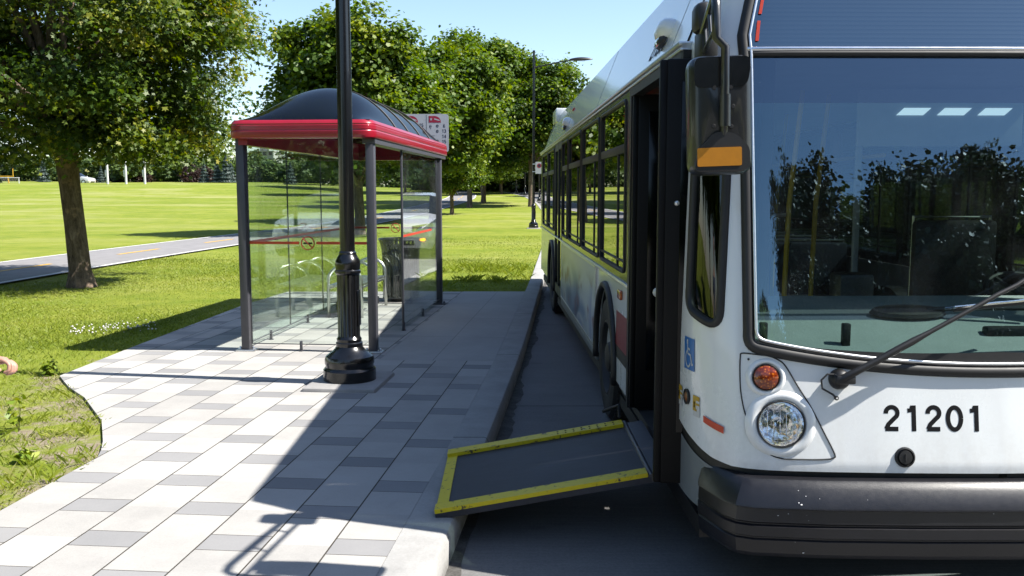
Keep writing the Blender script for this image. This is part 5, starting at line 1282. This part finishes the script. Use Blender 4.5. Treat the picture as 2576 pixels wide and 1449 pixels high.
for i, (x, y) in enumerate(ROADBUSH):
    c = copy_tree((bA, bB)[i % 2]); place(c, (x, y, .1 + rise(y)), 1.35, i, 'bush beyond the road, hidden behind the bus', HG2)
for i in range(9):
    x, y = -19 + i * 2.7, -25 - 4 * math.sin(i * 1.9); c = copy_tree((bA, bB)[i % 2]); place(c, (x, y, .1), 1.25, i, 'bush in the hedge behind the viewpoint, mirrored in the front shelter glass', 'hedge mirrored in the shelter glass')
# far buildings over the trees
M['bld'] = mat('pale_concrete', (.62, .60, .57), .8, var=.08, scale=.2); M['win'] = mat('window_dark', (.06, .075, .09), .15, var=.2, scale=.5)
def tower(label, px, Y, w, d, top, floors, bays):
    X = (px - CXP) / F_PX * Y; b = thing('apartment_tower', label, 'building', (X, Y, 2.5), R(-12)); h = top - 2.5
    q = MB(); q.box(-w / 2, w / 2, 0, d, 0, h); bw = q.build('wall', M['bld'], b)
    q = MB(); q.box(-w / 2 - .3, w / 2 + .3, -.3, d + .3, h, h + .5); q.box(-w * .2, w * .15, d * .3, d * .6, h + .5, h + 3); q.build('roof', M['bld'], b)
    for f in range(floors):
        for k in range(bays):
            q = MB(); x = -w / 2 + w * (k + .5) / bays; z = h * (f + .45) / floors; q.box(x - w / bays * .30, x + w / bays * .30, -.06, .05, z, z + h / floors * .5); q.build('window', M['win'], b)
tower('pale apartment tower rising over the trees behind the shelter glass', 665, 430, 12, 9, 21, 6, 4)
tower('faint pale apartment block behind the left maple foliage', 92, 520, 16, 10, 17.5, 4, 5)
tower('low pale building between maple crown and shelter roof', 560, 520, 11, 9, 21.5, 5, 3)

# playing field furniture
Yg = 131
def pxw(px, Y): return (px - CXP) / F_PX * Y
M['yel'] = mat('goal_yellow', (.70, .40, .02), .45, var=.08); M['wht'] = mat('white_enamel', (.80, .80, .80), .4, var=.05)
gx = pxw(27, Yg); zb = ground(gx, Yg); fg = thing('goalpost', 'yellow goalpost with gooseneck stem on the far field at left', 'goalpost', (gx, Yg, zb))
q = MB(); q.tube([(.2, 0, -.3), (.2, 0, .1), (.15, 0, .95)], .10, 8); q.build('stem', M['yel'], fg)
q = MB(); q.tube([(-4.9, 0, 1.0), (.95, 0, 1.0)], .07, 8); q.build('crossbar', M['yel'], fg)
for x in (-4.85, .9):
    q = MB(); q.tube([(x, 0, 1.0), (x, 0, 3.4)], .06, 8); q.build('upright', M['yel'], fg)
gx2 = pxw(58, Yg - 1); sg = thing('soccer_goal', 'white soccer goal frame in front of the yellow goalpost', 'goal', (gx2, Yg - 1, ground(gx2, Yg - 1)))
for x in (-.1, -5.6):
    q = MB(); q.tube([(x, 0, -.2), (x, 0, .80)], .055, 8); q.build('post', M['wht'], sg)
q = MB(); q.tube([(.0, 0, .80), (-5.7, 0, .80)], .055, 8); q.build('crossbar', M['wht'], sg)
t = NT('goal_net'); v_ = t.coord(); sx = t.new('ShaderNodeSeparateXYZ'); t.link(v_, sx.inputs[0])
q = MB()
for i in range(29): q.tube([(-i * .2 - .1, .02, .78), (-i * .2 - .1, .6, -.05)], .006, 4)
for i in range(6): q.tube([(-.1, .02 + i * .11, .78 - i * .155), (-5.6, .02 + i * .11, .78 - i * .155)], .006, 4)
q.build('net', M['wht'], sg)
for px in (278, 324, 371):
    X = pxw(px, 122); p = thing('floodlight_mast', 'white mast on the far field, %s of the three under the maple' % {278: 'leftmost', 324: 'middle', 371: 'rightmost'}[px], 'mast', (X, 122, ground(X, 122)), 0, 'white masts on the far field')
    q = MB(); q.tube([(0, 0, -.3), (0, 0, 6.5)], [.16, .13], 10); q.build('pole', M['wht'], p)
    q = MB(); q.box(-.30, -.10, -.10, .10, .95, 1.9, 0, .03); q.build('control_box', M['wht'], p)
    q = MB(); q.box(-.6, .6, -.1, .15, 6.4, 6.9, 0, .05); q.build('lamp_head', M['wht'], p)

# ------------------------------------------------------------------ cars
M['car'] = mat('car_white', (.80, .80, .80), .2, coat=.8, var=.01); M['car_glass'] = mat('car_glass', (.012, .014, .016), .05, var=.1, coat=.3)
def make_car(label, loc, rz):
    c = thing('white_car', label, 'car', loc, rz)
    Lc, Wc = 4.55, 1.80
    # stations along length (y, half width low, z low, z belt, half width belt, z top, half width top)
    st = [(0, .62, .38, .62, .55, .64, .50), (.10, .78, .24, .72, .72, .74, .64), (.35, .86, .20, .80, .80, .83, .70), (.9, .89, .20, .88, .84, .92, .70), (1.35, .90, .20, .93, .86, .99, .70), (2.1, .90, .20, .95, .87, 1.40, .58), (2.6, .90, .20, .96, .87, 1.46, .56), (3.3, .90, .20, .98, .87, 1.42, .56), (3.95, .89, .22, 1.0, .85, 1.08, .62), (4.35, .84, .28, .98, .78, 1.02, .62), (4.55, .70, .42, .90, .62, .93, .55)]
    prof = []
    vs = []
    for y, wl, zl, zb_, wb, zt, wt in st:
        h = [(wl * .9, zl), (wl, zl + .12), (wl + .01, (zl + zb_) / 2), (wb + .02, zb_ - .06), (wb, zb_), (wt + .03, zt - .03), (wt * .7, zt + .01)]
        loop = h + [(-a, b) for a, b in h[::-1]]; vs += [(a, y, b) for a, b in loop]
    n = 14
    q = MB(); fs = [(j * n + i, j * n + (i + 1) % n, (j + 1) * n + (i + 1) % n, (j + 1) * n + i) for j in range(len(st) - 1) for i in range(n)]
    body = MB(); glass_ = MB()
    gl_ = {'windscreen': [], 'rear_window': [], 'side_window': [], 'side_window_': []}; bf = []
    for j in range(len(st) - 1):
        for i in range(n):
            f = (j * n + i, j * n + (i + 1) % n, (j + 1) * n + (i + 1) % n, (j + 1) * n + i)
            if i in (5, 6, 7) and j in (4, 7): gl_['windscreen' if j == 4 else 'rear_window'].append(f)
            elif i in (4, 8) and 4 <= j <= 7: gl_['side_window' if i == 4 else 'side_window_'].append(f)
            else: bf.append(f)
    body.add(vs, bf + [tuple(range(n))[::-1], tuple((len(st) - 1) * n + i for i in range(n))], 0, True); body.build('body', M['car'], c, ang=40, fix=False)
    for nm, fl in gl_.items():
        g_ = MB(); idx = sorted({i for f in fl for i in f}); mp_ = {k: i for i, k in enumerate(idx)}
        g_.add([vs[k] for k in idx], [tuple(mp_[k] for k in f) for f in fl], 0, True); g_.build(nm.rstrip('_'), M['car_glass'], c, ang=40, fix=False)
    q = MB(); q.box(-.45, .45, -.015, .05, .30, .42, 0, .03); q.box(-.40, .40, .0, .08, .54, .62, 0, .02); q.build('grille', M['rubber'], c)
    for s_ in (-1, 1):
        q = MB(); q.sheet(lambda u, v: (s_ * (.40 + u * .36), -.01 + .30 * u ** 1.6 - .012, .60 + v * .13 + .05 * u), 10, 4); q.build('headlight', M['lens'], c, fix=False)
        q = MB(); q.box(s_ * .66 - .07, s_ * .66 + .07, .0, .06, .40, .46, 0, .02); q.build('turn_light', emis('lit_amber', (1, .35, .02), 1.6) if s_ < 0 else M['amber'], c)
        q = MB(); q.box(s_ * .98 - .10, s_ * .98 + .08, 1.50, 1.62, .93, 1.07, 0, .04); q.build('door_mirror', M['car'], c)
        for y in (.85, 3.55):
            Mx = Matrix.Translation((s_ * .91, y, .31)) @ Matrix.Rotation(R(90 * s_), 4, 'Y')
            q = MB(); q.lathe([(.20, .0), (.30, .0), (.315, -.03), (.315, -.18), (.28, -.2)], 28, 0, Mx); w = q.build('wheel', M['tyre'], c)
            q = MB(); q.lathe([(.205, .004), (.18, -.02), (.06, .0), (.001, .005)], 20, 0, Mx); q.build('rim', M['alu'], w)
    return c
car = make_car('white car waiting behind the bus, mirrored in the shelter glass', (2.85, 23.4, 0.0), R(-3)); car.scale = (1.05, 1.05, 1.2)
c2 = copy_tree(car); Xc = pxw(241, 133); c2.location = (Xc, 133, ground(Xc, 133) - .25); c2.rotation_euler = (0, 0, R(80)); c2['label'] = 'tiny white car parked on the far side of the field under the maple'

# ------------------------------------------------------------------ grass blades, weeds, clover
def in_poly(p, poly): return inside(poly, p[0], p[1])
PAVP = [(a, b) for a, b in pav]
PVX = np.array([p[0] for p in PAVP]); PVY = np.array([p[1] for p in PAVP])
def on_pav(X, Y):
    c = np.zeros(len(X), bool); j = len(PVX) - 1
    for i in range(len(PVX)):
        xi, yi, xj, yj = PVX[i], PVY[i], PVX[j], PVY[j]
        m_ = ((yi > Y) != (yj > Y)) & (X < (xj - xi) * (Y - yi) / (yj - yi + 1e-9) + xi); c ^= m_; j = i
    return c | ((X > -1.4) & (Y > 8.4) & (Y < 14.62))
def blades(name, X, Y, h, w, m, rg, lean=.5, tint=None, z0=.128):
    n = len(X); a = rg.random(n) * 6.283; l_ = rg.normal(size=(n, 2)) * lean
    dx, dy = np.cos(a) * w / 2, np.sin(a) * w / 2; z = np.array([ground(x, y) for x, y in zip(X, Y)]) - .004
    P_ = np.empty((n, 4, 3))
    P_[:, 0] = np.stack([X - dx, Y - dy, z], 1); P_[:, 1] = np.stack([X + dx, Y + dy, z], 1)
    P_[:, 2] = np.stack([X + dx * .7 + l_[:, 0] * h * .45, Y + dy * .7 + l_[:, 1] * h * .45, z + h * .65], 1); P_[:, 3] = np.stack([X + l_[:, 0] * h, Y + l_[:, 1] * h, z + h * .95], 1)
    return np_mesh(name, P_.reshape(-1, 3), 4, m, tint if tint is not None else np.clip(rg.normal(.5, .2, n), 0, 1))
M['blade'] = leaf_mat('grass_blade', [(0.0, (.13, .205, .022)), (.5, (.27, .36, .034)), (.8, (.39, .45, .050)), (1.0, (.52, .51, .19))], .38)
rg = np.random.default_rng(9)
def scatter(n, x0, x1, y0, y1, pw=1.0):
    X = rg.uniform(x0, x1, n); Y = y0 + (y1 - y0) * rg.random(n) ** pw; k = ~on_pav(X, Y)
    pxs = np.interp(Y, [p[1] for p in PATH], [p[0] for p in PATH]); k &= np.abs(X - pxs) > 1.55
    kx = np.interp(Y, [p[1] for p in KERB], [p[0] for p in KERB]); k &= X < kx - .25; k &= X > -.95 * Y - 2.5
    return X[k], Y[k]
Xs = []; Ys = []
for n, x0, x1, y0, y1 in ((75000, -10, -2.5, 7.0, 13), (85000, -15, -3.5, 13, 22), (26000, -3.9, .8, 14.62, 22), (22000, -12, 1, 22, 34)):
    a, b = scatter(n, x0, x1, y0, y1); Xs.append(a); Ys.append(b)
X = np.concatenate(Xs); Y = np.concatenate(Ys)
patchy = .5 + .28 * np.sin(X * 1.9 + np.sin(Y * 1.3)) * np.sin(Y * 1.1 + 2) + rg.normal(0, .17, len(X))
keep = ~((Y < 9.2) & (rg.random(len(X)) < .55)); X, Y, patchy = X[keep], Y[keep], patchy[keep]
hb = rg.uniform(.020, .050, len(X)) * np.clip(.7 + .3 * np.sin(X * .9) * np.sin(Y * .8), .4, 1.2)
wb = np.clip(.004 + (Y - 8) * .0006, .004, .02)
tag(blades('grass', X, Y, hb, wb, M['blade'], rg, .6, np.clip(patchy, 0, 1)), 'short bright lawn grass around the paving and the path', 'grass', kind='stuff')
# tufts and weeds on the bare earth at the left
TX = []; TY = []; TH = []; TT = []
for k in range(1100):
    cx = rg.uniform(-5.6, -2.5); cy = rg.uniform(4.3, 8.2)
    if on_pav(np.array([cx]), np.array([cy]))[0]: continue
    nb = rg.integers(6, 30); sp = rg.uniform(.02, .09); hh = rg.uniform(.015, .055) * (2.0 if k % 12 == 0 else 1) * (.7 if cy > 7 else 1.0); tt = rg.uniform(.4, .95)
    TX += list(cx + rg.normal(size=nb) * sp); TY += list(cy + rg.normal(size=nb) * sp); TH += list(hh * rg.uniform(.5, 1.2, nb)); TT += list(np.clip(tt + rg.normal(0, .12, nb), 0, 1))
for cx, cy, cn in ((-.45, 18.6, 26), (-.1, 16.6, 14), (-.9, 19.4, 14), (-1.8, 15.1, 8)):
    for k in range(cn):
        qx, qy = cx + rg.normal() * .45, cy + rg.normal() * .35; nb = 30
        TX += list(qx + rg.normal(size=nb) * .07); TY += list(qy + rg.normal(size=nb) * .07); TH += list(rg.uniform(.05, .16, nb)); TT += list(np.clip(rg.normal(.55, .15, nb), 0, 1))
TX, TY, TH, TT = map(np.array, (TX, TY, TH, TT)); k = ~on_pav(TX - .03, TY) & (TX < np.interp(TY, [p[1] for p in KERB], [p[0] for p in KERB]) - .26); TX, TY, TH, TT = TX[k], TY[k], TH[k], TT[k]
tag(blades('weeds', TX, TY, TH, np.full(len(TX), .0036), M['blade'], rg, .62, TT), 'straggling weeds and grass tufts on bare earth beside the pavers', 'weeds', kind='stuff')
def weed_plant(label, x, y, h, n, seed):
    o = thing('weed_plant', label, 'weed', (x, y, .128)); r_ = np.random.default_rng(seed); q = MB(); C_ = []; N_ = []
    for k in range(n):
        a = r_.random() * 6.28; e = Vector((math.cos(a) * h * .45 * r_.random(), math.sin(a) * h * .45 * r_.random(), h * r_.uniform(.5, 1))); q.tube([(0, 0, 0), e * .5 + Vector((0, 0, .02)), e], [.003, .0025, .0015], 5)
        for j in range(7): f = r_.uniform(.3, 1.0); C_.append(tuple(e * f + Vector(r_.normal(size=3)) * .018)); N_.append((math.cos(a) * .5, math.sin(a) * .5, 1))
    q.build('stems', M['stem'], o, ang=None, fix=False); C_ = np.array(C_); N_ = np.array(N_) + r_.normal(size=(len(C_), 3)) * .4
    np_mesh('leaves', leaf_faces(C_, .045 * r_.uniform(.6, 1.3, len(C_)), N_, r_, DIAM), 4, M['leaf_weed'], np.clip(r_.normal(.6, .2, len(C_)), 0, 1), o)
M['stem'] = mat('weed_stem', (.14, .17, .03), .7); M['leaf_weed'] = leaf_mat('weed_leaf', [(0, (.10, .18, .02)), (.5, (.24, .36, .03)), (1, (.46, .52, .04))], .3)
p = gp(48, 1085, .13); weed_plant('tall leafy weed at the left edge beside the paver curve', p.x, p.y, .26, 6, 1)
p = gp(125, 945, .13); weed_plant('bushy grey green weed clump at the tip of the pavers', p.x, p.y, .13, 34, 2)
p = gp(60, 1165, .13); weed_plant('yellow green broadleaf weed low on the earth at the left', p.x, p.y, .09, 10, 3)
# clover blossom
C_ = []; r_ = np.random.default_rng(31)
for k in range(95):
    px = r_.uniform(175, 395); py = 829 - (px - 175) * .045 + r_.normal() * 7
    q = gp(px, py, .16); C_.append((q.x, q.y, .15 + r_.random() * .03))
mb = MB()
for c in C_:
    r0 = r_.uniform(.006, .013); Mx = Matrix.Translation(c) @ Matrix.Rotation(r_.normal() * .3, 4, 'X')
    mb.lathe([(.001, -r0 * .7), (r0 * .85, -r0 * .4), (r0, .1 * r0), (r0 * .7, r0 * .7), (.001, r0 * .95)], 7, 0, Mx); mb.tube([(c[0], c[1], .12), (c[0], c[1], c[2])], .0018, 4, 1)
tag(mb.build('clover_flowers', [mat('clover_white', (.80, .78, .74), .8), M['stem']], ang=None), 'patch of small white clover blossoms in the lawn left of the shelter', 'flowers', kind='stuff')

# ------------------------------------------------------------------ person at the left edge, one hand reaching into view
M['skin'] = None
t = NT('skin'); t.set(Base_Color=t.ramp(t.noise(30, 4, .6), [(.3, (.52, .27, .19)), (.7, (.66, .38, .29))]), Roughness=.5, Subsurface_Weight=.12); t.b.inputs['Subsurface Radius'].default_value = (.012, .004, .002); M['skin'] = t.mat
M['shirt'] = mat('cotton_shirt', (.12, .16, .24), .9, var=.12, scale=20, bump=.2, bscale=180); M['trousers'] = mat('denim', (.03, .045, .09), .9, var=.2, scale=30); M['hair'] = mat('brown_hair', (.035, .02, .012), .6, var=.3, scale=60); M['shoe'] = mat('shoe_leather', (.03, .03, .03), .5)
HP = at(14, 904, 3.70)
PX_ = HP.x - .46; PY = 3.86; PZ = .15
per = thing('person', 'person just outside the left edge, only a bare curled hand in view', 'person', (PX_, PY, PZ))
def skin_obj(name, V_, E_, m, parent, lev=2, root=0):
    me = bpy.data.meshes.new(name); me.from_pydata([v[:3] for v in V_], E_, []); o = bpy.data.objects.new(name, me); C.objects.link(o); o.parent = parent
    me.materials.append(m); sk = o.modifiers.new('skin', 'SKIN'); sk.use_smooth_shade = True
    for i, v in enumerate(V_):
        r_ = v[3] if isinstance(v[3], tuple) else (v[3], v[3]); me.skin_vertices[0].data[i].radius = r_; me.skin_vertices[0].data[i].use_root = (i == root)
    sb = o.modifiers.new('sub', 'SUBSURF'); sb.levels = lev; sb.render_levels = lev; return o
hl = HP - Vector((PX_, PY, PZ))                        # hand centre in the person's frame (they face +x)
wr = hl + Vector((-.085, .01, .0)); el = Vector((.02, -.22, 1.07)); 
V_ = [(0, 0, .95, (.135, .105)), (0, 0, 1.10, (.130, .100)), (0, 0, 1.28, (.16, .11)), (0, 0, 1.40, (.14, .09)), (0, 0, 1.46, (.06, .06)), (.012, 0, 1.52, .058), (.028, 0, 1.585, (.078, .082)), (.022, 0, 1.665, (.092, .098)), (.012, 0, 1.735, (.076, .080)),
      (0, -.16, 1.38, .062), (0, -.21, 1.25, .052), (*el, .044), (*(el.lerp(wr, .5)), .040), (*wr, .028),
      (0, .16, 1.38, .062), (-.02, .22, 1.22, .050), (-.03, .235, 1.08, .043), (.04, .24, .92, .036), (.08, .235, .82, .028),
      (0, -.085, .80, .088), (.01, -.10, .50, .066), (-.01, -.10, .30, .058), (-.02, -.10, .09, .042), (0, .085, .80, .088), (.01, .10, .50, .066), (-.01, .10, .30, .058), (-.02, .10, .09, .042)]
E_ = [(0, 1), (1, 2), (2, 3), (3, 4), (4, 5), (5, 6), (6, 7), (7, 8), (3, 9), (9, 10), (10, 11), (11, 12), (12, 13), (3, 14), (14, 15), (15, 16), (16, 17), (17, 18), (0, 19), (19, 20), (20, 21), (21, 22), (0, 23), (23, 24), (24, 25), (25, 26)]
bo = skin_obj('body', V_, E_, M['skin'], per)
# clothes follow the same skeleton, a little larger
def grow(idx, add): return [(*V_[i][:3], tuple(a + add for a in (V_[i][3] if isinstance(V_[i][3], tuple) else (V_[i][3], V_[i][3])))) for i in idx]
skin_obj('shirt', [(0, 0, .78, (.160, .135)), (0, 0, .93, (.154, .126))] + grow([1, 2, 3, 9, 10, 14, 15], .014), [(0, 1), (1, 2), (2, 3), (3, 4), (4, 5), (5, 6), (4, 7), (7, 8)], M['shirt'], per)
skin_obj('trousers', [(0, 0, .92, (.135, .110))] + grow([19, 20, 21, 22, 23, 24, 25, 26], .014), [(0, 1), (1, 2), (2, 3), (3, 4), (0, 5), (5, 6), (6, 7), (7, 8)], M['trousers'], per)
for s_ in (-1, 1):
    q = MB(); q.box(-.09, .18, s_ * .10 - .045, s_ * .10 + .045, 0, .09, 0, .035); q.build('shoe', M['shoe'], per)
q = MB(); q.sheet(lambda u, v: (.018 + .100 * math.cos(u * 6.283) * math.sin(v * 1.75) - .012, .105 * math.sin(u * 6.283) * math.sin(v * 1.75), 1.685 + .115 * math.cos(v * 1.75)), 24, 12, keep=lambda u, v: not (v > .62 and (u < .16 or u > .84))); q.build('hair', M['hair'], per, fix=False)
q = MB()
for s_ in (-1, 1):
    q.lathe([(.001, -.012), (.011, -.006), (.012, .002), (.001, .011)], 12, 0, Matrix.Translation((.118, s_ * .033, 1.66)) @ Matrix.Rotation(R(90), 4, 'Y'))
q.build('eyes', M['white_stk'], per)
q = MB(); q.tube([(.115, 0, 1.665), (.135, 0, 1.635), (.140, 0, 1.625), (.118, 0, 1.618)], [.008, .012, .014, .006], 8); q.build('nose', M['skin'], per)
q = MB(); q.tube([(.112, -.022, 1.583), (.121, 0, 1.585), (.112, .022, 1.583)], [.004, .007, .004], 6); q.build('mouth', mat('lips', (.40, .14, .12), .5), per)
for s_ in (-1, 1):
    q = MB(); q.lathe([(.001, -.008), (.026, -.006), (.030, .002), (.020, .006), (.001, .003)], 14, 0, Matrix.Translation((.02, s_ * .092, 1.65)) @ Matrix.Rotation(R(90), 4, 'X') @ Matrix.Diagonal((.7, 1.1, 1, 1))); q.build('ear', M['skin'], per)
# the hand: palm, four curled fingers and a thumb closing towards them
ax = Vector((.96, .0, -.12)).normalized(); sd = Vector((.0, -.95, .28)).normalized(); dn = ax.cross(sd).normalized()    # along hand, towards thumb side, palm normal
def hp_(a, s_, d): return tuple(wr + ax * a + sd * s_ + dn * d)
HV = [(*wr, .027), (*hp_(.03, 0, 0), (.033, .020)), (*hp_(.062, 0, 0), (.040, .017)), (*hp_(.082, .0, 0), (.040, .014))]
HE = [(0, 1), (1, 2), (2, 3)]
ho = skin_obj('hand', HV, HE, M['skin'], per)
for k, (s_, L_) in enumerate(((.030, .90), (.011, 1.0), (-.009, .94), (-.028, .76))):
    P_ = [hp_(.068, s_ * .9, .0), hp_(.088, s_, -.002), hp_(.088 + .030 * L_, s_ * 1.02, .012), hp_(.088 + .034 * L_, s_ * 1.0, .038 * L_ + .004), hp_(.088 + .010 * L_, s_ * .95, .050 * L_ + .006)]
    skin_obj('finger', [(*p_, r_) for p_, r_ in zip(P_, (.009, .0095, .0088, .0080, .0066))], [(i, i + 1) for i in range(4)], M['skin'], ho)
P_ = [hp_(.022, .022, .006), hp_(.045, .044, .018), hp_(.072, .050, .034), hp_(.094, .040, .044)]
skin_obj('thumb', [(*p_, r_) for p_, r_ in zip(P_, (.013, .0120, .0105, .0080))], [(0, 1), (1, 2), (2, 3)], M['skin'], ho)
